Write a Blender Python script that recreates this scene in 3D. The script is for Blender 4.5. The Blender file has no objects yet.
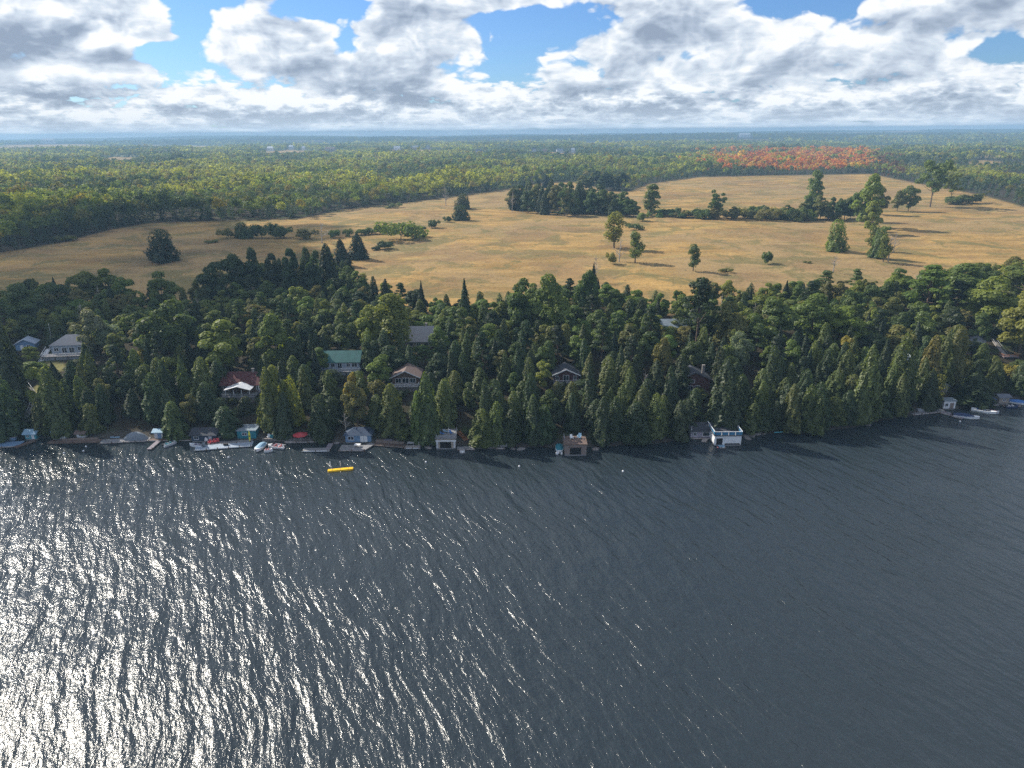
import bpy, math, random, time
T0 = time.time()
import numpy as np
from mathutils import Vector, Matrix
random.seed(7); rng = np.random.default_rng(7)
S = bpy.context.scene; C = S.collection
R = math.radians

# ------------------------------------------------------------------ camera
FPX = 711.0; CAMZ = 96.0; PITCH = math.atan(252.5/FPX); RHO = 0.0092
F_ = np.array((0, math.cos(PITCH), -math.sin(PITCH)))
U0 = np.array((0, math.sin(PITCH), math.cos(PITCH))); R0 = np.array((1.0, 0, 0))
U_ = U0*math.cos(RHO)+R0*math.sin(RHO); R_ = R0*math.cos(RHO)-U0*math.sin(RHO)
cd = bpy.data.cameras.new('camera'); cam = bpy.data.objects.new('camera', cd); C.objects.link(cam)
cam.matrix_world = Matrix(((R_[0], U_[0], -F_[0], 0), (R_[1], U_[1], -F_[1], 0), (R_[2], U_[2], -F_[2], CAMZ), (0, 0, 0, 1)))
cd.sensor_width = 36; cd.lens = 36*FPX/1024; cd.clip_start = 1; cd.clip_end = 60000
S.camera = cam
S.view_settings.view_transform = 'Standard'; S.view_settings.look = 'None'
S.view_settings.exposure = 0.45; S.view_settings.gamma = 1
S.cycles.max_bounces = 4; S.cycles.diffuse_bounces = 2; S.cycles.glossy_bounces = 2; S.cycles.transmission_bounces = 2
S.cycles.volume_bounces = 0; S.cycles.transparent_max_bounces = 4
S.cycles.use_denoising = False; S.cycles.denoiser = 'OPENIMAGEDENOISE'; S.cycles.denoising_input_passes = 'RGB_ALBEDO_NORMAL'
S.cycles.sample_clamp_indirect = 4
SUN_AZ, SUN_EL = -55.0, 36.0           # degrees from straight ahead (negative = towards the left), and above the horizon
SUN_DIR = np.array((math.sin(R(SUN_AZ))*math.cos(R(SUN_EL)), math.cos(R(SUN_AZ))*math.cos(R(SUN_EL)), math.sin(R(SUN_EL))))
sl = bpy.data.lights.new('sun', 'SUN'); sl.energy = 5.0; sl.angle = R(0.5); sl.color = (1, .93, .82)
so = bpy.data.objects.new('sun', sl); C.objects.link(so)
so.rotation_euler = Vector(-SUN_DIR).to_track_quat('-Z', 'Y').to_euler()

def proj(x, y, z):
    vx, vy, vz = np.asarray(x, float), np.asarray(y, float), np.asarray(z, float)-CAMZ
    d = vx*F_[0]+vy*F_[1]+vz*F_[2]
    return 512+FPX*(vx*R_[0]+vy*R_[1]+vz*R_[2])/d, 384-FPX*(vx*U_[0]+vy*U_[1]+vz*U_[2])/d
def ray(px, py):
    v = F_*FPX+R_*(px-512)+U_*(384-py); return v/np.linalg.norm(v)
def at_z(px, py, z=0.0):
    v = ray(px, py); t = (z-CAMZ)/v[2]; return v[0]*t, v[1]*t
def azel(px, py):
    v = ray(px, py); return math.atan2(v[0], v[1]), math.asin(v[2])

# ------------------------------------------------------------------ node helpers
class NT:
    def __init__(s, tree): s.t = tree; tree.nodes.clear()
    def n(s, typ, **kw):
        nd = s.t.nodes.new(typ)
        ins = kw.pop('ins', {})
        for k, v in kw.items(): setattr(nd, k, v)
        for k, v in ins.items(): s.set(nd.inputs[k], v)
        return nd
    def set(s, sock, v):
        if isinstance(v, bpy.types.NodeSocket): s.t.links.new(v, sock)
        elif isinstance(v, (tuple, list)) and sock.type == 'RGBA' and len(v) == 3: sock.default_value = (*v, 1)
        else: sock.default_value = v
    def m(s, op, a, b=0.0, c=0.0, clamp=False):
        nd = s.t.nodes.new('ShaderNodeMath'); nd.operation = op; nd.use_clamp = clamp
        for i, v in enumerate((a, b, c)): s.set(nd.inputs[i], v)
        return nd.outputs[0]
    def mix(s, f, a, b, blend='MIX'):
        nd = s.t.nodes.new('ShaderNodeMix'); nd.data_type = 'RGBA'; nd.blend_type = blend
        s.set(nd.inputs[0], f); s.set(nd.inputs[6], a); s.set(nd.inputs[7], b); return nd.outputs[2]
    def vec(s, x, y, z=0.0):
        nd = s.t.nodes.new('ShaderNodeCombineXYZ')
        for i, v in enumerate((x, y, z)): s.set(nd.inputs[i], v)
        return nd.outputs[0]
    dims = '3D'
    def noise(s, v, scale=1.0, detail=4.0, rough=.55, dist=0.0, col=False):
        nd = s.n('ShaderNodeTexNoise', noise_dimensions=s.dims, ins={'Vector': v, 'Scale': scale, 'Detail': detail, 'Roughness': rough, 'Distortion': dist})
        return nd.outputs['Color' if col else 'Fac']
    def step(s, v, a, b):
        nd = s.t.nodes.new('ShaderNodeMapRange'); nd.interpolation_type = 'SMOOTHSTEP'
        for i, x in enumerate((v, a, b, 0.0, 1.0)): s.set(nd.inputs[i], x)
        return nd.outputs[0]

# ------------------------------------------------------------------ sky
W = bpy.data.worlds.new('World'); S.world = W; W.use_nodes = True
g = NT(W.node_tree); g.dims = '2D'
sky = g.n('ShaderNodeTexSky', sky_type='NISHITA', sun_disc=False, sun_elevation=R(SUN_EL), sun_rotation=R(SUN_AZ), altitude=100, air_density=1.0, dust_density=.4, ozone_density=1.6)
tc = g.n('ShaderNodeTexCoord')
sp_ = g.n('ShaderNodeSeparateXYZ', ins={0: tc.outputs['Generated']})
dx, dy, dz = sp_.outputs
az = g.m('ARCTAN2', dx, dy); el = g.m('ARCSINE', dz)
def cloud_density(az, el):
    """more than about .5 is cloud; big heaps high up, flat thin layers near the horizon"""
    def nz(sa, se, z, det, r=.5, di=0.0): return g.noise(g.vec(g.m('MULTIPLY_ADD', az, sa, z*3.7), g.m('MULTIPLY', el, se), 0), 1.0, det, r, di)
    def puff(sa, se, z, det=3.0):
        wob = g.noise(g.vec(g.m('MULTIPLY_ADD', az, sa*.8, z+3), g.m('MULTIPLY', el, se*.8), 0), 1.0, 3, .5, 0.0, True)
        sc_ = g.n('ShaderNodeVectorMath', operation='SCALE', ins={0: wob, 'Scale': .9}).outputs[0]
        v_ = g.n('ShaderNodeVectorMath', operation='ADD', ins={0: g.vec(g.m('MULTIPLY', az, sa), g.m('MULTIPLY', el, se), 0), 1: sc_}).outputs[0]
        vo = g.n('ShaderNodeTexVoronoi', feature='SMOOTH_F1', voronoi_dimensions='2D', normalize=True, ins={'Vector': v_, 'Scale': 1.0, 'Detail': det, 'Roughness': .55, 'Lacunarity': 2.1, 'Smoothness': .35})
        return g.m('MULTIPLY', g.m('SUBTRACT', .36, vo.outputs['Distance']), .62)
    w1 = g.step(el, R(2.2), R(4.6)); w2 = g.step(el, R(.5), R(2.2))
    hi = g.m('ADD', nz(5.5, 12.0, 3.1, 5, .5, .3), puff(19, 30, 1.0, 2.6))
    mid = g.m('ADD', nz(12.0, 42.0, 1.7, 5, .58, .3), puff(44, 105, 4.0, 2.0))
    low = nz(16.0, 170.0, 5.3, 6, .65, .2)
    a = g.m('ADD', g.m('MULTIPLY', mid, g.m('SUBTRACT', 1.0, w1)), g.m('MULTIPLY', hi, w1))
    return g.m('ADD', g.m('MULTIPLY', low, g.m('SUBTRACT', 1.0, w2)), g.m('MULTIPLY', a, w2))
def blob(px, py, rx, ry, w):
    a0, e0 = azel(px, py)
    a1, _ = azel(px+rx, py); _, e1 = azel(px, py-ry)
    u = g.m('DIVIDE', g.m('SUBTRACT', az, a0), a1-a0); v = g.m('DIVIDE', g.m('SUBTRACT', el, e0), e1-e0)
    q = g.m('ADD', g.m('MULTIPLY', u, u), g.m('MULTIPLY', v, v))
    return g.m('MULTIPLY', g.m('EXPONENT', g.m('MULTIPLY', q, -1.0)), w)
BL = [(190, 12, 20, 22, -.42), (155, 48, 30, 8, -.34), (346, 42, 18, 20, -.42), (325, 8, 56, 13, -.5), (552, 24, 58, 15, -.5), (510, 52, 18, 16, -.34), (690, 56, 14, 8, -.2), (385, 76, 20, 7, -.16),
      (785, 4, 46, 12, -.4), (1004, 50, 30, 12, -.4), (600, 74, 14, 9, -.2), (150, 50, 24, 12, -.1),
      (262, 36, 66, 34, .3), (100, 24, 66, 26, .24), (405, 12, 36, 12, .2), (490, 2, 60, 8, .25), (60, 30, 80, 36, .16), (430, 42, 50, 26, .20), (700, 45, 130, 40, .14), (900, 30, 90, 30, .16), (10, 90, 90, 20, .08)]
bs = None
for b_ in BL:
    o_ = blob(*b_); bs = o_ if bs is None else g.m('ADD', bs, o_)
dd = cloud_density(az, el); d0 = g.m('ADD', dd, bs)
d1 = cloud_density(g.m('ADD', az, R(-.35)), g.m('ADD', el, R(.95)))   # a little nearer the sun
cover = g.m('SUBTRACT', .445, g.m('MULTIPLY', g.step(el, R(5.0), R(0.8)), .17))
mask = g.step(g.m('SUBTRACT', d0, cover), -.03, .075)
lit = g.m('SUBTRACT', dd, d1)                            # > 0 where less cloud lies towards the sun
thick = g.step(g.m('SUBTRACT', d0, cover), .05, .34)
broad = g.noise(g.vec(g.m('MULTIPLY', az, 7.0), g.m('MULTIPLY', el, 34.0), 12.0), 1.0, 4, .6, .3)
sh = g.m('ADD', g.m('MULTIPLY', lit, 3.0), g.m('SUBTRACT', .84, g.m('MULTIPLY', thick, .40)))
SB = [(85, 20, 75, 22, .55), (225, 22, 50, 20, .35), (268, 60, 48, 12, -.28), (10, 56, 36, 16, -.45), (440, 30, 44, 18, .2), (480, 3, 60, 8, -.25), (570, 52, 60, 14, .22), (650, 26, 44, 14, -.28), (770, 34, 60, 20, .2), (920, 42, 90, 20, -.15), (850, 8, 60, 12, .12)]
for b_ in SB: sh = g.m('ADD', sh, blob(*b_))
sh = g.m('ADD', sh, g.m('MULTIPLY', g.m('SUBTRACT', broad, .5), 1.1), clamp=True)
ccol = g.n('ShaderNodeValToRGB', ins={0: sh}); cr = ccol.color_ramp
cr.elements[0].position = 0.0; cr.elements[0].color = (.235, .29, .375, 1)
cr.elements[1].position = 1.0; cr.elements[1].color = (.76, .775, .79, 1)
e_ = cr.elements.new(.35); e_.color = (.36, .42, .51, 1)
e_ = cr.elements.new(.68); e_.color = (.53, .59, .66, 1)
ccolf = g.mix(g.step(el, R(2.6), R(0.0)), ccol.outputs[0], g.mix(.5, ccol.outputs[0], (.54, .62, .71)))    # distance softens the lowest ones
blue = g.mix(1.0, sky.outputs[0], (.50, .74, 1.12), 'MULTIPLY')
bg1 = g.n('ShaderNodeBackground', ins={'Color': blue, 'Strength': .085})
bg2 = g.n('ShaderNodeBackground', ins={'Color': ccolf, 'Strength': 1.0})
low_sky = g.n('ShaderNodeMixShader', ins={0: g.m('MULTIPLY', mask, .97), 1: bg1.outputs[0], 2: bg2.outputs[0]})
# clouds higher up (outside the picture, seen by the water and lighting the ground)
ov = g.noise(g.vec(g.m('DIVIDE', dx, g.m('ADD', dz, .12)), g.m('DIVIDE', dy, g.m('ADD', dz, .12)), 0.0), 2.2, 3, .55, .2)
bg3 = g.n('ShaderNodeBackground', ins={'Color': blue, 'Strength': .085})
bg4 = g.n('ShaderNodeBackground', ins={'Color': (.54, .58, .64, 1), 'Strength': 1.0})
high_sky = g.n('ShaderNodeMixShader', ins={0: g.step(ov, .42, .54), 1: bg3.outputs[0], 2: bg4.outputs[0]})
up = g.step(el, R(9.5), R(13))
upper = g.n('ShaderNodeMixShader', ins={0: up, 1: low_sky.outputs[0], 2: high_sky.outputs[0]})
bg5 = g.n('ShaderNodeBackground', ins={'Color': (.10, .14, .16, 1), 'Strength': 1.0})
mx = g.n('ShaderNodeMixShader', ins={0: g.m('LESS_THAN', el, R(-1.0)), 1: upper.outputs[0], 2: bg5.outputs[0]})
wo = g.n('ShaderNodeOutputWorld', ins={'Surface': mx.outputs[0]})
W.cycles.sampling_method = 'MANUAL'; W.cycles.sample_map_resolution = 512

# ------------------------------------------------------------------ numpy noise, terrain
_tab = np.random.default_rng(11).random(65536)
def vn(x, y, s=0):
    x = np.asarray(x, float); y = np.asarray(y, float)
    ix = np.floor(x).astype(np.int64); iy = np.floor(y).astype(np.int64); fx = x-ix; fy = y-iy
    fx = fx*fx*(3-2*fx); fy = fy*fy*(3-2*fy)
    h = lambda a, b: _tab[(a*374761+b*668265+s*7919+(a*b % 977)*31) & 65535]
    return (h(ix, iy)*(1-fx)+h(ix+1, iy)*fx)*(1-fy)+(h(ix, iy+1)*(1-fx)+h(ix+1, iy+1)*fx)*fy
def sm(a, b, x): t = np.clip((np.asarray(x, float)-a)/(b-a), 0, 1); return t*t*(3-2*t)
SHORE = [at_z(px, py) for px, py in ((-300, 441), (0, 437), (100, 438), (200, 439), (300, 441), (400, 444), (480, 446), (570, 447), (650, 444), (700, 436), (760, 433), (800, 433), (850, 427), (905, 416), (940, 410), (1000, 403), (1024, 399), (1250, 370))]
SX = np.array([p[0] for p in SHORE]); SY = np.array([p[1] for p in SHORE])
def ys(x):
    x = np.asarray(x, float); y = np.interp(x, SX, SY)
    y = np.where(x < SX[0], SY[0]+(x-SX[0])*-.1, y); return np.where(x > SX[-1], SY[-1]+(x-SX[-1])*.45, y)+1.2*(vn(x/9, x*0, 4)-.5)
def inland(x, y): return (np.asarray(y, float)-ys(x))*.96
def height(x, y):
    d = inland(x, y); r = np.hypot(x, y)
    h = np.where(d > 0, 17*(1-np.exp(-np.maximum(d, 0)/40.0))+3*sm(60, 300, d)+.35, np.maximum(d*.22, -5)+.35*0)
    h = h-.35*(1-sm(-1, 1.5, d))*(d > 0)
    k = sm(15, 160, d)
    h = h+k*(2.6*(vn(x/90, y/120, 1)-.5)+1.0*(vn(x/28, y/34, 2)-.5)+.25*(vn(x/7, y/7, 3)-.5))
    far = sm(1900, 5600, r)
    h = h+far*(36*(vn(x/1900+9, y/1700, 5)-.45)+16*(vn(x/700, y/650, 6)-.5))+sm(10500, 14500, r)*(46*vn(x/3000+3, y/2500, 8)-6)
    return h
def hit(px, py, tmax=12000):
    v = ray(px, py); ts = HT[HT <= tmax]
    zz = np.maximum(height(v[0]*ts, v[1]*ts), 0.0); below = np.nonzero(CAMZ+v[2]*ts <= zz)[0]
    k = below[0] if len(below) else len(ts)-1; t0, t1 = ts[max(0, k-1)], ts[k]
    for _ in range(12):
        tm = (t0+t1)/2
        if CAMZ+v[2]*tm <= max(float(height(v[0]*tm, v[1]*tm)), 0.0): t1 = tm
        else: t0 = tm
    x, y = v[0]*t1, v[1]*t1
    return x, y, max(float(height(x, y)), 0.0)
HT = 150*1.004**np.arange(0, 1200)

def poly(pts): a = np.array(pts, float); return lambda px: np.interp(px, a[:, 0], a[:, 1])
FAR_EDGE = poly([(-400, 290), (0, 253), (60, 243), (110, 230), (150, 223), (300, 219), (345, 210), (430, 200), (500, 191), (522, 187), (545, 183), (582, 182), (596, 188), (625, 193), (650, 184), (700, 177), (870, 174), (905, 181), (985, 196), (1024, 207), (1400, 240)])
NEAR_EDGE = poly([(-400, 300), (0, 290), (60, 300), (140, 306), (185, 308), (225, 288), (250, 278), (300, 274), (345, 276), (375, 300), (440, 316), (500, 312), (560, 302), (590, 294), (625, 310), (660, 316), (700, 308), (760, 303), (830, 298), (890, 292), (940, 286), (1024, 276), (1400, 250)])

CLR = [(552, 155, 34, 3.4), (415, 152.5, 44, 3.2), (292, 153, 40, 3.2), (480, 156, 18, 3), (180, 147.5, 60, 2.4), (735, 140.5, 90, 1.7), (905, 147, 60, 2.2), (55, 146, 60, 2.2), (470, 142, 80, 1.6), (300, 141.5, 70, 1.5), (620, 143, 50, 1.8), (1000, 155.5, 26, 3.4), (120, 160, 26, 3.6), (985, 164, 20, 4), (640, 149, 30, 2.2)]
def clearing(px, py):
    o = np.zeros(np.shape(px))
    for a, b_, c, e_ in CLR: o = np.maximum(o, np.clip(2-2*(((px-a)/c)**2+((py-b_)/e_)**2+.5*(vn(px/6, py*1.5, 77)-.5)), 0, 1))
    return o

# ------------------------------------------------------------------ mesh helpers
def mesh_np(name, v, faces, k, mats=(), cols=None, smooth=False):
    me = bpy.data.meshes.new(name)
    v = np.asarray(v, np.float32).reshape(-1, 3); faces = np.asarray(faces, np.int32).reshape(-1)
    nf = len(faces)//k
    me.vertices.add(len(v)); me.vertices.foreach_set('co', v.reshape(-1))
    me.loops.add(nf*k); me.loops.foreach_set('vertex_index', faces)
    me.polygons.add(nf); me.polygons.foreach_set('loop_start', np.arange(nf, dtype=np.int32)*k)
    me.polygons.foreach_set('use_smooth', np.full(nf, smooth))
    if cols is not None:
        a = me.attributes.new('tint', 'FLOAT_COLOR', 'POINT'); c4 = np.ones((len(v), 4), np.float32); c4[:, :3] = cols
        a.data.foreach_set('color', c4.reshape(-1))
    for m in mats: me.materials.append(m)
    me.update(calc_edges=True); return me
def link(name, me, parent=None, loc=None, rz=None):
    o = bpy.data.objects.new(name, me); C.objects.link(o)
    if parent: o.parent = parent
    if loc is not None: o.location = loc
    if rz is not None: o.rotation_euler = (0, 0, rz)
    return o
def tag(o, label=None, cat=None, group=None, kind=None):
    if label: o['label'] = label
    if cat: o['category'] = cat
    if group: o['group'] = group
    if kind: o['kind'] = kind
    return o
def thing(name, label, cat, loc, rz=0, group=None):
    return tag(link(name, None, None, loc, rz), label, cat, group)
class MB:
    def __init__(s): s.v = []; s.f = []; s.m = []
    def add(s, v, f, m=0):
        b = len(s.v); s.v += [tuple(map(float, p)) for p in v]; s.f += [tuple(i+b for i in q) for q in f]; s.m += [m]*len(f)
    def box(s, x0, x1, y0, y1, z0, z1, m=0):
        s.add([(x0, y0, z0), (x1, y0, z0), (x1, y1, z0), (x0, y1, z0), (x0, y0, z1), (x1, y0, z1), (x1, y1, z1), (x0, y1, z1)],
              [(0, 3, 2, 1), (4, 5, 6, 7), (0, 1, 5, 4), (1, 2, 6, 5), (2, 3, 7, 6), (3, 0, 4, 7)], m); return s
    def tube(s, p, q, r0, r1=None, n=6, m=0):
        r1 = r0 if r1 is None else r1; p = np.array(p, float); q = np.array(q, float); d = q-p; L = np.linalg.norm(d)
        if L < 1e-6: return s
        d /= L; a = np.cross(d, (0, 0, 1) if abs(d[2]) < .9 else (1, 0, 0)); a /= np.linalg.norm(a); b = np.cross(d, a)
        v = [p+(a*math.cos(t)+b*math.sin(t))*r0 for t in np.arange(n)*2*math.pi/n]+[q+(a*math.cos(t)+b*math.sin(t))*r1 for t in np.arange(n)*2*math.pi/n]
        s.add(v, [(i, (i+1) % n, n+(i+1) % n, n+i) for i in range(n)]+[tuple(range(n-1, -1, -1)), tuple(range(n, 2*n))], m); return s
    def beam(s, p, q, w, t, m=0):
        """a board of width w (level) and thickness t from p to q"""
        p = np.array(p, float); q = np.array(q, float); d = q-p; a = np.array((-d[1], d[0], 0)); n = np.linalg.norm(a)
        a = a/n*w/2 if n > 1e-6 else np.array((w/2, 0, 0)); u = np.cross(a, d); u = u/(np.linalg.norm(u)+1e-9)*t/2
        v = [p-a-u, p+a-u, p+a+u, p-a+u, q-a-u, q+a-u, q+a+u, q-a+u]
        s.add(v, [(3, 2, 1, 0), (4, 5, 6, 7), (0, 1, 5, 4), (1, 2, 6, 5), (2, 3, 7, 6), (3, 0, 4, 7)], m); return s
    def loft(s, secs, m=0, close=True):
        n = len(secs[0]); v = [p for q in secs for p in q]; f = []
        for i in range(len(secs)-1):
            for j in range(n if close else n-1): f.append((i*n+j, i*n+(j+1) % n, (i+1)*n+(j+1) % n, (i+1)*n+j))
        s.add(v, f, m); s.f[-1:] = s.f[-1:]; return s
    def prism(s, pts, axis, a0, a1, m=0):
        """pts: outline in the plane across axis; extruded from a0 to a1"""
        n = len(pts)
        def P(p, a): return (a, p[0], p[1]) if axis == 'x' else ((p[0], a, p[1]) if axis == 'y' else (p[0], p[1], a))
        s.add([P(p, a0) for p in pts]+[P(p, a1) for p in pts], [tuple(range(n)), tuple(range(2*n-1, n-1, -1))]+[(i, n+i, n+(i+1) % n, (i+1) % n) for i in range(n)], m); return s
    def mesh(s, name, mats, smooth=False):
        me = bpy.data.meshes.new(name); me.from_pydata(s.v, [], s.f)
        for m in (mats if isinstance(mats, (list, tuple)) else [mats]): me.materials.append(m)
        me.polygons.foreach_set('material_index', s.m); me.polygons.foreach_set('use_smooth', [smooth]*len(s.f)); me.update(); return me
    def build(s, name, mats, parent=None, loc=None, rz=None, smooth=False): return link(name, s.mesh(name, mats, smooth), parent, loc, rz)

# ------------------------------------------------------------------ materials
def mat(name, col, rough=.7, var=.25, scale=1.2, metal=0.0, spec=.3, planks=0.0):
    m = bpy.data.materials.new(name); m.use_nodes = True; h = NT(m.node_tree)
    t = h.n('ShaderNodeTexCoord').outputs['Object']
    nz = h.noise(t, scale, 5, .65)
    c = h.mix(h.m('MULTIPLY', h.step(nz, .35, .7), 1.0), tuple(x*(1-var) for x in col), tuple(min(1, x*(1+var*.5)) for x in col))
    if planks:
        w = h.n('ShaderNodeTexWave', wave_type='BANDS', bands_direction='X', ins={'Vector': t, 'Scale': planks, 'Distortion': .3}).outputs['Fac']
        c = h.mix(h.m('MULTIPLY', h.step(w, .25, 0.0), .5), c, tuple(x*.35 for x in col))
    b = h.n('ShaderNodeBsdfPrincipled', ins={'Base Color': c, 'Roughness': rough, 'Metallic': metal, 'Specular IOR Level': spec})
    h.n('ShaderNodeOutputMaterial', ins={'Surface': b.outputs[0]}); return m
def leafmat(name, use_attr):
    m = bpy.data.materials.new(name); m.use_nodes = True; h = NT(m.node_tree)
    if use_attr: base = h.n('ShaderNodeAttribute', attribute_name='tint').outputs['Color']
    else: base = h.n('ShaderNodeObjectInfo').outputs['Color']
    geo = h.n('ShaderNodeNewGeometry')
    base = h.mix(1.0, base, h.mix(h.noise(geo.outputs['Position'], .35, 3, .6), (.80, .84, .86), (1.2, 1.16, 1.08)), 'MULTIPLY')
    rnd = geo.outputs['Random Per Island']
    base = h.mix(1.0, base, h.mix(rnd, (.86, .87, .88), (1.16, 1.15, 1.1)), 'MULTIPLY')
    d = h.n('ShaderNodeBsdfDiffuse', ins={'Color': base}); tr = h.n('ShaderNodeBsdfTranslucent', ins={'Color': h.mix(1.0, base, (1.5, 1.45, .6), 'MULTIPLY')})
    gl = h.n('ShaderNodeBsdfGlossy', ins={'Color': (.5, .5, .5), 'Roughness': .5})
    s1 = h.n('ShaderNodeMixShader', ins={0: .44, 1: d.outputs[0], 2: tr.outputs[0]})
    s2 = h.n('ShaderNodeMixShader', ins={0: .035, 1: s1.outputs[0], 2: gl.outputs[0]})
    h.n('ShaderNodeOutputMaterial', ins={'Surface': s2.outputs[0]}); return m
LEAF = leafmat('foliage', False); WOODS = leafmat('woods_foliage', True)
M = dict(
    bark=mat('bark', (.14, .10, .075), .9, .35, 3), palebark=mat('pale_bark', (.42, .38, .33), .85, .3, 3),
    white=mat('white_paint', (.74, .76, .78), .5, .12), offwhite=mat('weathered_white', (.55, .57, .60), .7, .2),
    greyboard=mat('grey_boards', (.27, .27, .28), .85, .25, .8, planks=1.1), brownboard=mat('brown_boards', (.17, .12, .10), .85, .3, .8, planks=1.1), paleboard=mat('pale_boards', (.44, .40, .38), .85, .25, .8, planks=1.1),
    lilacboard=mat('faded_boards', (.28, .25, .28), .85, .25, .8, planks=1.1),
    bluewall=mat('blue_siding', (.16, .27, .42), .7, .15, planks=0), tealwall=mat('teal_siding', (.08, .35, .42), .6, .15), lilac=mat('lilac_siding', (.34, .32, .40), .7, .15),
    peach=mat('peach_siding', (.25, .20, .18), .75, .15), tanwall=mat('tan_siding', (.38, .33, .28), .75, .2), redwall=mat('dark_red_siding', (.085, .03, .032), .7, .2), brownwall=mat('brown_siding', (.12, .075, .055), .8, .25),
    greywall=mat('grey_siding', (.30, .32, .35), .75, .15), bluegrey=mat('blue_grey_siding', (.32, .38, .46), .7, .15),
    greyroof=mat('grey_shingles', (.15, .165, .20), .85, .25, 2.5), darkroof=mat('dark_shingles', (.055, .06, .075), .85, .3, 2.5), redroof=mat('burgundy_shingles', (.10, .035, .037), .85, .3, 2.5), tealroof=mat('green_metal_roof', (.028, .12, .115), .6, .2, .5),
    tanroof=mat('tan_shingles', (.18, .13, .115), .85, .25, 2.5), navyroof=mat('navy_shingles', (.045, .07, .12), .8, .25, 2.5), blueroof=mat('blue_metal_roof', (.10, .18, .34), .5, .2), tinroof=mat('tin_roof', (.24, .29, .33), .45, .2),
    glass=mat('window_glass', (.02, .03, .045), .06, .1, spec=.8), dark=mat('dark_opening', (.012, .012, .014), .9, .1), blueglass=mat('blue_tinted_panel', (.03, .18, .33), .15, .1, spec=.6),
    red=mat('red_plastic', (.50, .06, .07), .45, .12), yellow=mat('yellow_plastic', (.85, .52, .02), .4, .1), brightyellow=mat('lemon_plastic', (.75, .72, .05), .4, .1), pink=mat('coral_vinyl', (.62, .22, .20), .5, .1), teal=mat('teal_canvas', (.03, .22, .28), .6, .15),
    blue=mat('blue_canvas', (.05, .16, .42), .6, .15), lightblue=mat('light_blue_canvas', (.26, .42, .55), .6, .15), navy=mat('navy_canvas', (.03, .05, .12), .6, .2), greycanvas=mat('grey_canvas', (.20, .23, .27), .7, .15), black=mat('black_rubber', (.02, .02, .022), .6, .1),
    stone=mat('shore_stone', (.24, .22, .21), .9, .4, 1.5), wallstone=mat('retaining_stone', (.26, .21, .18), .9, .35, 1.2), metal=mat('galvanised_metal', (.5, .52, .54), .4, .1, metal=.6), chairwhite=mat('white_plastic', (.80, .80, .80), .45, .05),
    orange=mat('orange_boards', (.40, .17, .07), .8, .2), grassmat=mat('lawn_grass', (.30, .27, .12), .95, .35, .6))

# ground material: dry field, forest floor, rocky bank (masks are mesh attributes along real boundaries)
gm = bpy.data.materials.new('ground'); gm.use_nodes = True; h = NT(gm.node_tree)
att = h.n('ShaderNodeAttribute', attribute_name='tint').outputs['Color']; sx = h.n('ShaderNodeSeparateColor', ins={0: att})
pos = h.n('ShaderNodeNewGeometry').outputs['Position']
mp = h.n('ShaderNodeMapping', ins={'Vector': pos, 'Rotation': (0, 0, R(18)), 'Scale': (.35, 1, 1)}).outputs[0]
n1 = h.noise(pos, .008, 5, .6, .4); n2 = h.noise(mp, .05, 5, .65, .3); n3 = h.noise(pos, .45, 5, .7); n4 = h.noise(mp, .22, 4, .7, .6)
gold = h.mix(h.step(n2, .38, .62), (.245, .155, .055), (.41, .262, .092))
gold = h.mix(h.m('MULTIPLY', h.step(n1, .44, .58), .7), gold, (.26, .19, .10))
gold = h.mix(h.m('MULTIPLY', h.step(n4, .52, .72), .55), gold, (.23, .16, .065))
gold = h.mix(h.m('MULTIPLY', h.step(h.noise(pos, .022, 6, .65, 1.0), .54, .68), .5), gold, (.22, .20, .075))
wv_ = h.noise(h.n('ShaderNodeMapping', ins={'Vector': pos, 'Rotation': (0, 0, R(-34)), 'Scale': (.06, 1, 1)}).outputs[0], .16, 3, .6, .4)
gold = h.mix(h.m('MULTIPLY', h.step(wv_, .5, .62), .42), gold, (.34, .24, .10))
gold = h.mix(h.m('MULTIPLY', h.step(h.noise(pos, .035, 6, .7, .6), .50, .58), .75), gold, (.145, .13, .052))
gold = h.mix(h.m('MULTIPLY', h.step(h.noise(pos, .014, 5, .65, .8), .50, .62), .5), gold, (.20, .125, .065))
gold = h.mix(h.step(h.noise(pos, .3, 3, .6), .64, .72), gold, (.09, .09, .04))
gold = h.mix(1.0, gold, h.mix(n3, (.5, .5, .5), (1.5, 1.47, 1.45)), 'MULTIPLY')
floor = h.mix(h.noise(pos, .3, 5, .7), (.02, .018, .012), (.062, .05, .033))
floor = h.mix(h.step(h.noise(pos, .09, 4, .6), .5, .65), floor, (.05, .065, .025))
gc = h.mix(sx.outputs[0], floor, gold)
gc = h.mix(sx.outputs[1], gc, h.mix(h.noise(pos, .8, 5, .7), (.03, .027, .024), (.13, .115, .10)))
gc = h.mix(sx.outputs[2], gc, h.mix(h.noise(pos, .5, 4, .7), (.14, .15, .05), (.34, .29, .12)))
bp = h.n('ShaderNodeBump', ins={'Strength': .9, 'Distance': .6, 'Height': h.m('ADD', n3, h.m('MULTIPLY', n4, .8))})
b = h.n('ShaderNodeBsdfPrincipled', ins={'Base Color': gc, 'Roughness': .95, 'Specular IOR Level': .1, 'Normal': bp.outputs[0]})
h.n('ShaderNodeOutputMaterial', ins={'Surface': b.outputs[0]})

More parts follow.
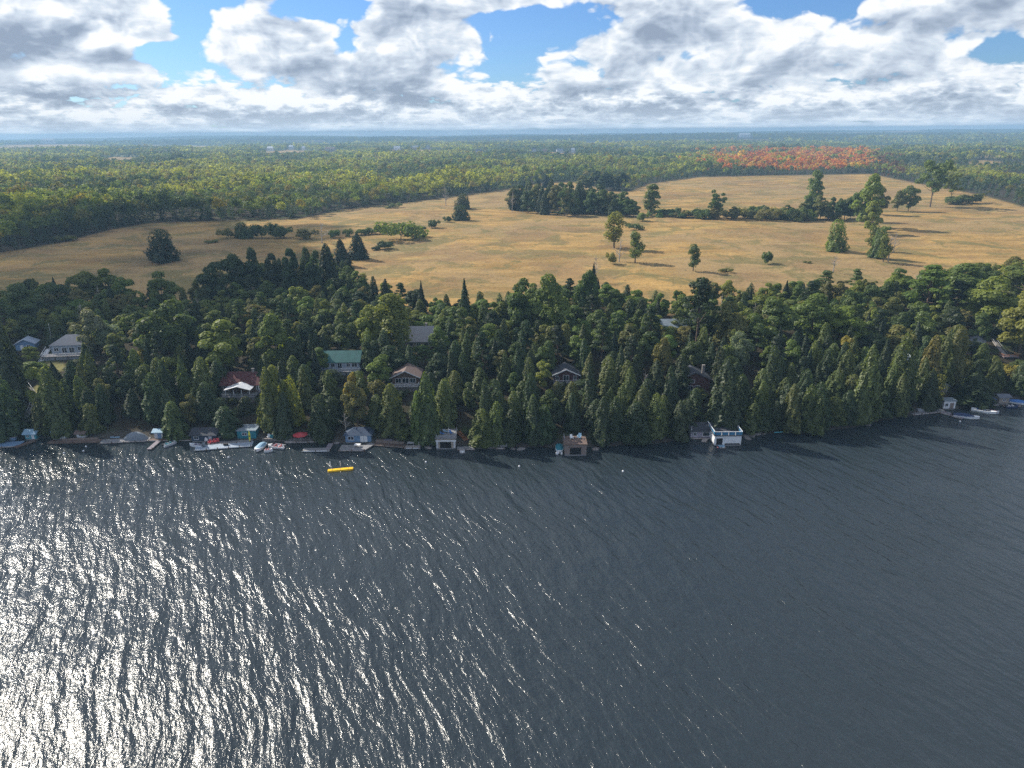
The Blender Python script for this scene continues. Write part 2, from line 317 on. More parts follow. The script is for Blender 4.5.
# water
wm = bpy.data.materials.new('lake_water'); wm.use_nodes = True; h = NT(wm.node_tree)
pos = h.n('ShaderNodeNewGeometry').outputs['Position']
rot = R(0)
CREST = R(-25)    # direction the crests run, from straight ahead
cu = (math.cos(-CREST), 0)
sxyz = h.n('ShaderNodeSeparateXYZ', ins={0: pos})
X, Y = sxyz.outputs[0], sxyz.outputs[1]
cx, sx_ = math.sin(CREST), math.cos(CREST)      # along the crest = (cx, sx_), across = (sx_, -cx)
vv = h.m('ADD', h.m('MULTIPLY', X, cx), h.m('MULTIPLY', Y, sx_)); uu = h.m('SUBTRACT', h.m('MULTIPLY', X, sx_), h.m('MULTIPLY', Y, cx))
bend = h.m('MULTIPLY', h.m('SUBTRACT', h.noise(h.vec(uu, vv, 0), .02, 2, .5), .5), 11.0)
uw = h.m('ADD', uu, bend)
def wn(su, sv, z, det=2.0, r=.5, u=None): return h.m('SUBTRACT', h.noise(h.vec(h.m('MULTIPLY', u or uw, su), h.m('MULTIPLY', vv, sv), z), 1.0, det, r, .15), .5)
gust = h.noise(h.vec(h.m('MULTIPLY', uu, .014), h.m('MULTIPLY', vv, .009), 4.0), 1.0, 3, .5)
gs = h.m('ADD', .6, h.m('MULTIPLY', gust, .8))
hgt = h.m('ADD', h.m('MULTIPLY', wn(.26, .055, 1.0, 2.0), 1.0), h.m('MULTIPLY', wn(.72, .24, 5.0, 2.0), .38))
hgt = h.m('ADD', hgt, h.m('MULTIPLY', h.m('MULTIPLY', wn(1.9, .9, 9.0, 4.0, .62), .155), gs))
bp = h.n('ShaderNodeBump', ins={'Strength': 1.0, 'Distance': 1.0, 'Height': hgt})
b = h.n('ShaderNodeBsdfPrincipled', ins={'Base Color': h.mix(gust, (.018, .027, .033), (.028, .037, .042)), 'Roughness': .19, 'IOR': 1.39, 'Specular IOR Level': .5, 'Normal': bp.outputs[0]})
h.n('ShaderNodeOutputMaterial', ins={'Surface': b.outputs[0]})

print('t land', time.time()-T0)
# ------------------------------------------------------------------ land and lake
CLEAR = []      # lawns and yards: (x, y, radius, kind) kind 1 = bare earth, 2 = lawn
nth, ratio = 620, 1.0068
ths = np.linspace(R(-62), R(62), nth); rs = 175*ratio**np.arange(0, int(math.log(16500/175)/math.log(ratio)))
TH, RR = np.meshgrid(ths, rs); GX = np.sin(TH)*RR; GY = np.cos(TH)*RR; GZ = height(GX, GY)
nr = len(rs)
i, j = np.meshgrid(np.arange(nr-1), np.arange(nth-1), indexing='ij'); a = (i*nth+j)
quads = np.stack([a, a+1, a+nth+1, a+nth], -1)
PX, PY = proj(GX, GY, GZ)
D = inland(GX, GY)
fld = np.clip((PY-FAR_EDGE(PX))/1.5+.5, 0, 1)*np.clip((NEAR_EDGE(PX)-PY)/5+.5, 0, 1)
for (cx_, cy_, ra, am) in []: pass
bank = sm(4.5, .5, D)
lawn = np.zeros_like(fld)
for (px, py, rx, ry) in ((52, 367, 16, 6), (40, 392, 8, 9)):
    lawn = np.maximum(lawn, np.clip(2-2*(((PX-px)/rx)**2+((PY-py)/ry)**2), 0, 1))
far_open = np.clip(vn(GX/420, GY/1000, 21)*6-3.9, 0, 1)*(RR > 2600)
fld = np.maximum(fld, np.maximum(far_open, clearing(PX, PY)*(PY < FAR_EDGE(PX)-1)))
cols = np.stack([fld, bank, lawn], -1).reshape(-1, 3)
GV = np.stack([GX, GY, GZ], -1).reshape(-1, 3)
fmask = (fld[:-1, :-1] > .5) & (RR[:-1, :-1] < 2400)
def submesh(name, q):
    q = q.reshape(-1, 4); used, inv = np.unique(q, return_inverse=True)
    return mesh_np(name, GV[used], inv, 4, [gm], cols[used], True)
tag(link('field', submesh('field', quads[fmask])), 'dry golden hay field beyond the shoreline trees', kind='structure')
tag(link('ground', submesh('ground', quads[~fmask])), 'wooded slope and land out to the horizon', kind='structure')
wmesh = MB(); wmesh.add([(-2600, -1500, 0), (2600, -1500, 0), (2600, 760, 0), (-2600, 760, 0)], [(0, 1, 2, 3)])
# keep the sheet only up to the shoreline: a strip whose far side follows just under the bank
xs = np.concatenate([[-2600], np.linspace(-700, 900, 400), [2600]]); yv = ys(xs)+3.0
wv = [(x, -1500, 0) for x in xs]+[(x, min(y, 1500), 0) for x, y in zip(xs, yv)]; n_ = len(xs)
wb = MB(); wb.add(wv, [(k, k+1, n_+k+1, n_+k) for k in range(n_-1)])
tag(wb.build('lake_water', wm), 'wind-rippled dark lake water', kind='structure')

# ------------------------------------------------------------------ unseen cloud shapes added above the picture to shade parts of the land
cm = bpy.data.materials.new('cloud'); cm.use_nodes = True; h = NT(cm.node_tree)
dfc = h.n('ShaderNodeBsdfDiffuse', ins={'Color': (.85, .86, .88, 1)}); trc = h.n('ShaderNodeBsdfTransparent'); tlc = h.n('ShaderNodeBsdfTranslucent', ins={'Color': (.85, .86, .88, 1)})
m1 = h.n('ShaderNodeMixShader', ins={0: .5, 1: dfc.outputs[0], 2: tlc.outputs[0]}); m2 = h.n('ShaderNodeMixShader', ins={0: .40, 1: m1.outputs[0], 2: trc.outputs[0]}); h.n('ShaderNodeOutputMaterial', ins={'Surface': m2.outputs[0]})
def cloud(label, tx, ty, rx, ry, alt, seed):
    k = alt/math.tan(R(SUN_EL)); cx_, cy_ = tx+math.sin(R(SUN_AZ))*k, ty+math.cos(R(SUN_AZ))*k
    th, ph_ = np.meshgrid(np.linspace(0, 2*math.pi, 97)[:-1], np.linspace(.02, math.pi-.02, 40)); X_ = np.cos(th)*np.sin(ph_); Y_ = np.sin(th)*np.sin(ph_); Z_ = np.cos(ph_)
    f = 1+.9*(vn(X_*2.2+20, Y_*2.2+Z_+20, seed)-.5)+.5*(vn(X_*6+40, Y_*6+2*Z_+40, seed+1)-.5)+.25*(vn(X_*15+60, Y_*15+4*Z_+60, seed+2)-.5)
    v = np.stack([X_*f*rx, Y_*f*ry, np.where(Z_ > 0, Z_, Z_*.3)*f*min(rx, ry)*.35], -1).reshape(-1, 3); n1_, n2_ = X_.shape
    i, j = np.meshgrid(np.arange(n1_-1), np.arange(n2_), indexing='ij'); a = i*n2_+j; b_ = i*n2_+(j+1) % n2_
    o = link('cloud', mesh_np('cloud', v, np.stack([a, a+n2_, b_+n2_, b_], -1), 4, [cm], None, True), None, (cx_, cy_, alt)); tag(o, label, 'cloud', kind='structure')
cloud('unseen cloud added to shade the western field', -300, 470, 175, 170, 900, 61)
cloud('broad unseen cloud added to shade the far woods', 300, 8200, 6500, 2300, 2600, 71)

# ------------------------------------------------------------------ tree prototypes
def quads_at(p, nrm, size, rr, asp=1.0):
    n = len(p); nrm = nrm/(np.linalg.norm(nrm, axis=1, keepdims=True)+1e-9)
    t = rr.normal(size=(n, 3)); a = np.cross(nrm, t); a /= np.linalg.norm(a, axis=1, keepdims=True)+1e-9; b = np.cross(nrm, a)
    s = size[:, None]; a = a*s*.5; b = b*s*.5*asp
    return np.stack([p-a-b, p+a-b*.6, p+a*.8+b, p-a*.9+b*.8], 1).reshape(-1, 3)
def dirs(n, rr, down=-.35):
    v = rr.normal(size=(int(n*2.2)+20, 3)); v /= np.linalg.norm(v, axis=1, keepdims=True); v = v[v[:, 2] > down]; return v[:n]
def lobed(cs, rad, n, leaf, rr, flat=.8, down=-.35):
    cs = np.array(cs, float); rad = np.array(rad, float); w = rad**2; pick = rr.choice(len(cs), n, p=w/w.sum())
    d = dirs(n, rr, down); pick = pick[:len(d)]; f = rr.uniform(.72, 1.08, len(d))
    p = cs[pick]+d*(rad[pick]*f)[:, None]*np.array((1, 1, flat))
    return quads_at(p, d+.38*rr.normal(size=d.shape)+np.array((0, 0, .5)), leaf*rr.uniform(.55, 1.35, len(d)), rr)
def leafmesh(name, v): return mesh_np(name, v, np.arange(len(v)), 4, [LEAF])
def trunk_mb(h, r, cs=(), base=.35, lean=(0, 0)):
    mb = MB(); pts = [np.array((lean[0]*t*t*h, lean[1]*t*t*h, t*h)) for t in (0, .25, .5, .75, 1)]
    for k in range(4): mb.tube(pts[k], pts[k+1], r*(1-.22*k), r*(1-.22*(k+1)), 7)
    for c in cs:
        c = np.array(c, float); t = min(.85, max(base, c[2]/h*.6)); s = np.array((lean[0]*t*t*h, lean[1]*t*t*h, t*h))
        m_ = s*.45+c*.55+np.array((0, 0, -.06*np.linalg.norm(c-s))); rr_ = r*.38
        mb.tube(s, m_, rr_, rr_*.6, 5); mb.tube(m_, c, rr_*.6, rr_*.18, 5)
    return mb
PROTO = {}
def proto(kind, crown_v, tm, H, Wd, bark='bark'):
    PROTO.setdefault(kind, []).append(dict(crown=leafmesh('crown', crown_v) if crown_v is not None else None, trunk=tm.mesh('trunk', M[bark]), H=H, W=Wd))
def broadleaf(kind, seed, H, Rr, nl, n, leaf, zc=.54, zr=.38, lr=(.22, .42), bark='bark'):
    rr = np.random.default_rng(seed); cs = []; rad = []
    for k in range(nl):
        d = rr.normal(size=3); d /= np.linalg.norm(d); d[2] = d[2]*.5+(k/(nl-1)*2-1)*.85; d[:2] *= 1.25*max(.25, 1-.62*max(0, d[2])-.25*max(0, -d[2]))
        f = rr.uniform(.5, .8); cs.append((d[0]*Rr*f, d[1]*Rr*f, H*(zc+zr*.8*d[2]))); rad.append(Rr*rr.uniform(*lr))
    v = lobed(cs, rad, n, leaf, rr); v[:, 2] *= H/v[:, 2].max()
    proto(kind, v, trunk_mb(H*.72, H*.018, cs[:9]), H, Rr*2.1, bark)
def conifer(kind, seed, H, Rr, n, leaf, power=.6, tiers=0, z0=.03, asp=1.5, twin=False):
    rr = np.random.default_rng(seed); ph = rr.uniform(0, 6.3, 6)
    t = rr.beta(1.0, 1.45, n); ang = rr.uniform(0, 2*math.pi, n)
    prof = np.power(1-t, power)*np.minimum(1, .8+t*3)
    if tiers: prof *= .72+.34*(1-((t*tiers+.15*np.sin(3*ang+ph[0])) % 1.0))
    lump = 1+.16*np.sin(3*ang+ph[1]+5*t)+.12*np.sin(7*ang+ph[2]-9*t)+.10*np.sin(5*ang+ph[3]+17*t)
    cl = vn(ang*3.2+ph[4]*9, t*H*.75, seed) if not tiers else .5; lump = lump*(.72+.5*cl)
    r = Rr*prof*lump*rr.uniform(.6, 1.04, n)**.5
    lean = rr.uniform(-.03, .03, 2)*H
    p = np.stack([np.cos(ang)*r+lean[0]*t, np.sin(ang)*r+lean[1]*t, (z0+(1-z0)*t)*H], 1)
    if twin:
        k = rr.random(n) < .42; p[k] = p[k]*np.array((.7, .7, .8))+np.array((Rr*.85, Rr*.2, 0))
    nr_ = np.stack([np.cos(ang), np.sin(ang), np.full(n, .75)], 1)+.36*rr.normal(size=(n, 3))
    v = quads_at(p, nr_, leaf*rr.uniform(.6, 1.3, n)*(1-.45*t), rr, asp)
    proto(kind, v, MB().tube((0, 0, -.5), (lean[0], lean[1], H*.93), H*.014, .04, 6), H, Rr*2)
for k in range(6): broadleaf('broadleaf_tree', 20+k, 14, 4.6+.5*(k % 3), 22+k, 5200, .52, lr=(.24, .42))
for k in range(4): broadleaf('wide_broadleaf_tree', 30+k, 13, 5.4, 27, 5800, .54, .52, .40, (.22, .36))  # wide-crowned variant of the broadleaf trees, species not known
for k in range(3): broadleaf('maple_tree', 40+k, 12, 4.0, 17, 3600, .48, .52, .42, (.26, .42))
for k in range(3): broadleaf('poplar_tree', 50+k, 16, 3.2, 52, 4200, .44, .56, .46, (.34, .52), 'palebark')
for k in range(6): conifer('cedar_tree', 60+k, 13, 2.5+.15*(k % 3), 3600, .42, .40+.07*(k % 3), 0, .02, 1.6, k == 4)
for k in range(3): conifer('juniper_tree', 170+k, 10, 4.2, 4200, .46, .27, 0, .0, 1.3)
for k in range(4): conifer('tiered_conifer_tree', 150+k, 14, 3.0, 3600, .44, .7, 7, .05, 1.5)  # tiered variant of the slope conifers, species not known
for k in range(3): conifer('spruce_tree', 70+k, 17, 3.1, 3400, .46, .95, 11, .06, 1.4)
for k in range(3):                                           # white pine: flat plates of needles up a tall stem
    rr = np.random.default_rng(80+k); H = 18; cs = []; rad = []
    for q in range(16):
        z = H*(.35+.62*q/16); a_ = q*2.4+rr.uniform(0, 1); l = (1-q/18)*3.9*rr.uniform(.6, 1.1); cs.append((math.cos(a_)*l, math.sin(a_)*l, z)); rad.append(1.5*rr.uniform(.7, 1.3))
    cs.append((0, 0, H*.96)); rad.append(1.1)
    proto('pine_tree', lobed(cs, rad, 2800, .42, rr, .45, -.8), trunk_mb(H*.97, .3, cs, .3), H, 7.5)
for k in range(3):                                           # lone elm or ash of the fields: a vase of limbs, open crown
    rr = np.random.default_rng(90+k); H = 20; cs = []; rad = []
    for q in range(26):
        a_ = q*2.4; l = 5.0*rr.uniform(.2, 1.0); cs.append((math.cos(a_)*l, math.sin(a_)*l, H*(.42+.5*q/25)+rr.normal()*.6-l*.2)); rad.append(rr.uniform(1.0, 1.8))
    proto('elm_tree', lobed(cs, rad, 3600, .5, rr, .8, -.8), trunk_mb(H*.6, .27, cs[:14], .28), H*.95, 13)
def deadwood(seed, H, spread, nb):
    rr = np.random.default_rng(seed); mb = MB(); mb.tube((0, 0, 0), (0, 0, H*.5), .22, .15, 6).tube((0, 0, H*.5), (.2, .1, H), .15, .03, 5)
    for q in range(nb):
        z = H*rr.uniform(.2, .85); a_ = rr.uniform(0, 6.3); l = spread*(1.1-z/H)*rr.uniform(.6, 1.2); e = np.array((math.cos(a_)*l, math.sin(a_)*l, z+l*rr.uniform(.4, 1.1))); s = np.array((0, 0, z))
        mb.tube(s, e, .1, .03, 4)
        for w in range(3):
            f = rr.uniform(.3, .9); p = s+(e-s)*f; mb.tube(p, p+rr.normal(size=3)*l*.25+np.array((0, 0, l*.2)), .05, .015, 4)
    return mb
for k in range(3): PROTO.setdefault('dead_tree', []).append(dict(crown=None, trunk=deadwood(100+k, 11, 3.5, 16).mesh('trunk', M['palebark']), H=12.5, W=6))
for k in range(4):                                           # bushes
    rr = np.random.default_rng(110+k); cs = [(rr.normal()*1.2, rr.normal()*1.0, rr.uniform(.8, 2.2)) for _ in range(9)]; rad = rr.uniform(.8, 1.4, 9)
    proto('shrub', lobed(cs, rad, 1100, .36, rr, .85, -.6), trunk_mb(1.6, .08, cs[:5], .1), 3.3, 4.4)
for k in range(2):
    rr = np.random.default_rng(130+k); cs = [(rr.normal()*.8, rr.normal()*.8, 11*(.22+.72*_/25)) for _ in range(26)]; rad = rr.uniform(.75, 1.35, 26)
    proto('sapling', lobed(cs, rad, 1900, .36, rr, 1.0, -.8), trunk_mb(10, .2, cs[:8], .2), 11, 4)

TREES = []          # (empty, kind, x, y, h, tint)
def plant(kind, x, y, h, tint, w=None, idx=None, rz=None, tilt=None, z=None):
    P = PROTO[kind]; p = P[random.randrange(len(P)) if idx is None else idx % len(P)]
    s = h/p['H']; sw = s if w is None else w/p['W']
    z = float(height(x, y)) if z is None else z
    e = link(kind, None, None, (x, y, z-.15), random.uniform(0, 6.28) if rz is None else rz); kx = random.uniform(.88, 1.14); e.scale = (sw*kx, sw/kx, s); e.rotation_euler[0] = random.gauss(0, .025); e.rotation_euler[1] = random.gauss(0, .025)
    if tilt: e.rotation_euler = (tilt[0], tilt[1], e.rotation_euler[2])
    link('trunk', p['trunk'], e)
    if p['crown'] is not None: c = link('crown', p['crown'], e); c.color = (*tint, 1)
    TREES.append([e, kind, x, y, h, tint]); return e
DK, MD, GR, YG, YE, OL, RD, SV = (.048, .076, .034), (.092, .136, .042), (.138, .186, .046), (.205, .235, .050), (.30, .25, .055), (.165, .165, .052), (.22, .07, .025), (.19, .22, .13)
CED = (.064, .094, .042); CED2 = (.120, .150, .050); SPR = (.038, .060, .034)
def jit(c, a=.18): k = 1+random.uniform(-a, a); return tuple(max(.004, x*k*(1+random.uniform(-.08, .08))) for x in c)

print('t protos done', time.time()-T0)
# ------------------------------------------------------------------ cottages, boathouses
LM = []       # landmarks for telling trees apart
VIS = []      # (px0, py0, px1, py1, distance): what must stay in sight
def keep(px0, py0, px1, py1, x, y): VIS.append((px0, py0, px1, py1, math.hypot(x, y)))
def window(root, x, z, w, h_, trim, y=0.0, pane='glass', bars=1):
    t = .12; f = MB(); y0, y1 = y-.07, y-.002
    f.box(x-w/2-t, x+w/2+t, y0, y1, z+h_, z+h_+t).box(x-w/2-t, x+w/2+t, y0-.03, y1, z-t, z).box(x-w/2-t, x-w/2, y0, y1, z, z+h_).box(x+w/2, x+w/2+t, y0, y1, z, z+h_)
    for k in range(1, bars+1): xx = x-w/2+w*k/(bars+1); f.box(xx-.04, xx+.04, y0+.01, y1, z, z+h_)
    o = f.build('window', M[trim], root); MB().box(x-w/2, x+w/2, y-.03, y-.004, z, z+h_).build('pane', M[pane], o); return o
def door(root, x, w, h_, m='white', y=0.0, z=0.0):
    o = MB().box(x-w/2-.08, x+w/2+.08, y-.06, y-.002, z, z+h_+.08).box(x-w/2, x+w/2, y-.1, y-.061, z+.03, z+h_).build('door', M[m], root)
    MB().box(x+w/2-.16, x+w/2-.08, y-.15, y-.101, z+1.0, z+1.12).build('handle', M['metal'], o); return o
def railing(mb, pts, z, hgt=1.0, step=.0, n=0):
    for (a, b) in zip(pts[:-1], pts[1:]):
        L = math.dist(a, b); k = max(1, int(L/1.6))
        mb.beam((a[0], a[1], z+hgt), (b[0], b[1], z+hgt), .12, .08).beam((a[0], a[1], z+.15), (b[0], b[1], z+.15), .06, .06)
        for q in range(k+1): f = q/k; x, y = a[0]+(b[0]-a[0])*f, a[1]+(b[1]-a[1])*f; mb.box(x-.05, x+.05, y-.05, y+.05, z, z+hgt-.05)
        kb = int(L/.3)
        for q in range(1, kb): f = q/kb; x, y = a[0]+(b[0]-a[0])*f, a[1]+(b[1]-a[1])*f; mb.box(x-.018, x+.018, y-.018, y+.018, z+.17, z+hgt-.05)
    return mb
def gable(w, d, z, rh, ridge, over, th=.22, y0=0.0):
    r = MB()
    if ridge == 'x':
        yc = y0+d/2; e = d/2+over; s = rh/(d/2); ze = z-over*s
        for sg in (-1, 1): r.prism([(yc+sg*e, ze), (yc+sg*e, ze+th), (yc, z+rh+th), (yc, z+rh)], 'x', -w/2-over, w/2+over)
    else:
        e = w/2+over; s = rh/(w/2); ze = z-over*s
        for sg in (-1, 1): r.prism([(sg*e, ze), (sg*e, ze+th), (0, z+rh+th), (0, z+rh)], 'y', y0-over, y0+d+over)
    return r
def hip(w, d, z, rh, over, y0=0.0):
    x = w/2+over; a, b = y0-over, y0+d+over; rx = max(.3, w/2-d/2); yc = y0+d/2
    r = MB(); r.add([(-x, a, z), (x, a, z), (x, b, z), (-x, b, z), (-rx, yc, z+rh), (rx, yc, z+rh)], [(0, 3, 2, 1), (0, 1, 5, 4), (1, 2, 5), (2, 3, 4, 5), (3, 0, 4)]); return r
def cottage(name, label, short, px, py, w, d, h_, rh, ridge='x', wall='white', roof='greyroof', trim='white', wins=(), doors=(), deck=None, chimney=None, over=.6, found='stone', rz=0.0, rise=0.0, cat='cottage', group=None, water=False, rect=None, fascia=None):
    x, y, z = (*at_z(px, py, .45), .45) if water else hit(px, py)
    root = thing(name, label, cat, (x, y, z+rise), rz, group)
    wb_ = MB().box(-w/2, w/2, 0, d, 0, h_)
    if ridge == 'x':
        for sx_ in (-1, 1): wb_.prism([(.0, h_), (d/2, h_+rh-.02), (d, h_)], 'x', sx_*(w/2-.12), sx_*w/2)
    elif ridge == 'y': wb_.prism([(-w/2, h_), (0, h_+rh-.02), (w/2, h_)], 'y', .002, .14); wb_.prism([(-w/2, h_), (0, h_+rh-.02), (w/2, h_)], 'y', d-.14, d-.002)
    wb_.build('wall', M[wall], root)
    MB().box(-w/2+.05, w/2-.05, .05, d-.05, -4.5-rise, -.002).build('foundation', M[found], root)
    if ridge in 'xy': rf = gable(w, d, h_, rh, ridge, over).build('roof', M[roof], root)
    elif ridge == 'hip': rf = hip(w, d, h_+.003, rh, over).build('roof', M[roof], root)
    else: rf = MB().box(-w/2-.25, w/2+.25, -.25, d+.25, h_+.003, h_+.3).build('roof', M[roof], root)
    if fascia and ridge == 'y':
        e = w/2+over; s = rh/(w/2); fb = MB()
        for sg in (-1, 1): fb.beam((sg*e, -over-.05, h_-over*s+.05), (0, -over-.05, h_+rh+.05), .1, .34)
        fb.build('bargeboard', M[fascia], rf)
    if chimney: cx_, cy_, ch = chimney; MB().box(cx_-.45, cx_+.45, cy_-.4, cy_+.4, h_, h_+ch).box(cx_-.52, cx_+.52, cy_-.47, cy_+.47, h_+ch, h_+ch+.15).build('chimney', M['stone'], rf)
    for q in wins: window(root, *q[:4], trim, bars=q[4] if len(q) > 4 else 1)
    for q in doors: door(root, *q)
    if deck:
        dw, dd, dz, dxx = deck['w'], deck['d'], deck.get('z', 0), deck.get('x', 0)
        dk = MB().box(dxx-dw/2, dxx+dw/2, -dd, -.01, dz-.22, dz-.02).build('deck', M[deck.get('board', 'greyboard')], root)
        if deck.get('rail'):
            railing(MB(), [(dxx-dw/2+.1, -.1), (dxx-dw/2+.1, -dd+.1), (dxx+dw/2-.1, -dd+.1), (dxx+dw/2-.1, -.1)], dz).build('railing', M[deck['rail']], root)
        for k in range(4): xx = dxx-dw/2+.3+(dw-.6)*k/3; MB().box(xx-.12, xx+.12, -dd+.2, -dd+.44, dz-5-rise, dz-.22).build('deck_post', M[deck.get('post', 'brownboard')], root)
        if deck.get('skirt'): MB().box(dxx-dw/2+.1, dxx+dw/2-.1, -dd+.45, -dd+.5, dz-3, dz-.24).build('deck_skirt', M[deck['skirt']], root)
    LM.append((short, x, y))
    if rect: keep(*rect, x, y)
    return root, x, y, z

G_C = 'cottages among the trees on the slope'
cottage('cottage', 'white cottage with grey hip roof and long railed deck above a sloping lawn', 'the white cottage', 70, 356, 13, 9, 3.4, 3.2, 'hip', 'bluegrey', 'greyroof', 'white',
        [(-4.6, 1.0, 1.6, 1.4), (-1.6, .3, 1.8, 2.0), (1.2, .3, 1.8, 2.0), (4.4, 1.0, 1.6, 1.4)], [], dict(w=15, d=4, x=-1.5, z=0, rail='white', skirt='greywall', board='paleboard'), None, rz=R(6), rise=1.2, group=G_C, rect=(52, 330, 78, 360))
r_, x_, y_, z_ = cottage('shed', 'small blue-grey shed behind the tall cedar west of the white cottage', 'the blue-grey shed', 26, 350, 7, 5, 2.6, 1.8, 'y', 'bluewall', 'bluegrey', 'white', [(1.2, 1.0, 1.2, 1.0)], [(-1.2, 1.0, 2.0)], rz=R(15), cat='shed', rect=(18, 332, 33, 346))
cottage('cottage', 'burgundy-roofed cottage with a pale gabled awning over its glazed lakeside porch', 'the burgundy-roofed cottage', 243, 396, 14.5, 10, 3.0, 3.0, 'x', 'brownwall', 'redroof', 'white',
        [(-5.6, .9, 1.6, 1.3), (5.9, .9, 1.2, 1.3)], [], dict(w=12, d=4.5, z=-.1, rail='greywall', board='greyboard', skirt='stone'), (3.0, 5, 4.2), group=G_C, rise=1.4, rect=(228, 376, 258, 396))
t_ = bpy.context.scene.objects
porch, px_, py_ = r_, 0, 0
x_, y_, z_ = hit(243, 396)
pr = thing('awning', 'white gabled awning on posts over the burgundy-roofed cottage deck', 'awning', (x_, y_-4.4, z_+1.3)); gable(8.6, 4.6, 2.6, 1.2, 'y', .4, .12).build('canopy', M['offwhite'], pr)
for k in range(4): MB().box(-4.2+2.8*k-.08, -4.2+2.8*k+.08, 0, .16, 0, 2.6).build('post', M['white'], pr)
cottage('cottage', 'pale cottage with a green metal roof and white-framed windows', 'the green-roofed cottage', 342, 372, 13.5, 8, 3.0, 2.9, 'x', 'bluegrey', 'tealroof', 'white',
        [(-5.4, .8, 1.5, 1.4), (-3.2, .8, 1.3, 1.4), (-.6, .3, 1.5, 2.0), (2.6, .8, 1.3, 1.4), (4.9, .8, 2.0, 1.5)], [], dict(w=14.5, d=3.2, z=0, rail='bluegrey', board='greyboard', skirt='greywall'), group=G_C, rise=1.2, rect=(330, 352, 360, 370))
cottage('cottage', 'large grey cottage with a broad slate roof high on the slope', 'the slate-roofed cottage', 415, 349, 14, 10, 2.8, 4.6, 'x', 'tanwall', 'greyroof', 'offwhite',
        [(-4.6, .8, 1.6, 1.4), (-1.6, .8, 1.6, 1.4), (1.6, .8, 1.6, 1.4), (4.8, .8, 1.6, 1.4)], [], None, (4.2, 7, 5.4), group=G_C, rise=.6, rect=(410, 328, 427, 344))
cottage('cottage', 'tan-roofed cottage whose lakeside gable opens onto a deck with white rail', 'the tan-gabled cottage', 406, 388, 9.5, 8, 2.8, 2.3, 'y', 'brownwall', 'tanroof', 'white',
        [(-2.6, .5, 1.9, 1.7), (0, .4, 2.2, 1.9), (2.6, .5, 1.9, 1.7)], [], dict(w=10, d=3, z=0, rail='white', board='greyboard', skirt='stone'), over=.8, group=G_C, rise=1.5, rect=(392, 362, 418, 388), fascia='offwhite')
cottage('cottage', 'small dark cottage with white-trimmed gable porch above the middle of the shore', 'the white-trimmed cottage', 566, 384, 9, 7, 2.6, 2.0, 'y', 'redwall', 'darkroof', 'white',
        [(-3.2, .7, 1.1, 1.3), (0, .4, 1.9, 1.9), (3.2, .7, 1.1, 1.3)], [], dict(w=9.4, d=2, z=0, rail='offwhite', board='greyboard'), group=G_C, rise=1.0, rect=(557, 368, 577, 381), fascia='white')
cottage('cottage', 'dark red cottage with one small square white window under its gable', 'the dark red cottage', 694, 394, 11, 8, 4.6, 2.6, 'y', 'redwall', 'darkroof', 'white',
        [(-.8, 3.4, 1.1, 1.1, 0), (-1.4, .5, 1.6, 1.8), (1.0, .5, 1.6, 1.8)], [], dict(w=11, d=2.5, z=0, rail='brownwall', board='brownboard'), (3.4, 3, 4.4), group=G_C, rise=.8, rect=(687, 370, 702, 388))
cottage('cottage', 'pale grey house glimpsed at the field edge above the dark red cottage', 'the field-edge house', 674, 334, 13, 8, 2.6, 2.4, 'x', 'greywall', 'tinroof', 'white',
        [(-4, .8, 1.6, 1.3), (0, .8, 1.6, 1.3), (4, .8, 1.6, 1.3)], [], None, group=G_C, rise=.4, rect=(664, 316, 684, 326))
cottage('cottage', 'narrow white A-frame peak showing between the tall cedars', 'the white A-frame', 908, 370, 5.5, 6, 1.6, 3.6, 'y', 'white', 'tinroof', 'white', [(0, .5, 1.6, 1.4)], [], None, group=G_C, rise=.6, rect=(903, 356, 911, 367), fascia='white')
cottage('cottage', 'half-hidden grey-walled cottage beside the long timber stairs', 'the grey-walled cottage', 974, 348, 9, 7, 2.8, 2.2, 'y', 'greywall', 'darkroof', 'white', [(-2, .7, 1.5, 1.3), (1.8, .7, 1.5, 1.3)], [], None, group=G_C, rise=.6, rect=(968, 336, 978, 342))

G_B = 'boathouses and sheds along the waterfront'
def boathouse(*a, **k): k.setdefault('group', G_B); k.setdefault('water', True); k.setdefault('found', 'greyboard'); k.setdefault('cat', 'boathouse'); return cottage('boathouse', *a, **k)
def opening(root, x, w, h_, y=0.0, mm='dark'): return MB().box(x-w/2, x+w/2, y-.02, y-.003, .0, h_).build('shaded_opening', M[mm], root)  # dark sheet on the wall stands for the shaded inside, no door leaf
boathouse('low blue boathouse with a bright blue metal roof at the western end', 'the low blue boathouse', 2, 440, 5, 5, 1.8, 1.3, 'x', 'bluewall', 'blueroof', 'white', [(1.0, .6, .9, .8)], rect=(0, 430, 9, 439))
boathouse('turquoise bunkie with a curved canvas front beside the blue dock', 'the turquoise bunkie', 31, 439, 3.6, 3, 2.0, .8, 'x', 'tealwall', 'lightblue', 'white', [(-.9, .7, .8, .8)], [(.8, .8, 1.8)], rect=(24, 428, 37, 440))
boathouse('white storage shed with a light blue flat lid at the western docks', 'the white storage shed', 59, 438.5, 4.4, 3, 2.3, 0, 'flat', 'white', 'lightblue', 'white', [(-.9, .9, .9, .8)], [(1.1, .9, 1.9)], rect=(52, 427, 67, 439), cat='shed')
boathouse('little white pump shed with a sloping tan roof by the brown dock', 'the little pump shed', 81, 437.5, 2.7, 2, 1.6, .5, 'x', 'white', 'tanroof', 'white', [(0, .6, .8, .6)], rect=(75, 428, 86, 438), cat='shed')
boathouse('upright white shed with blue shutters beside two finger docks', 'the upright white shed', 159, 438.5, 2.8, 2.4, 2.4, .5, 'x', 'offwhite', 'lightblue', 'white', [], [(.3, 1.0, 2.0, 'bluewall')], rect=(153, 428, 165, 439), cat='shed')
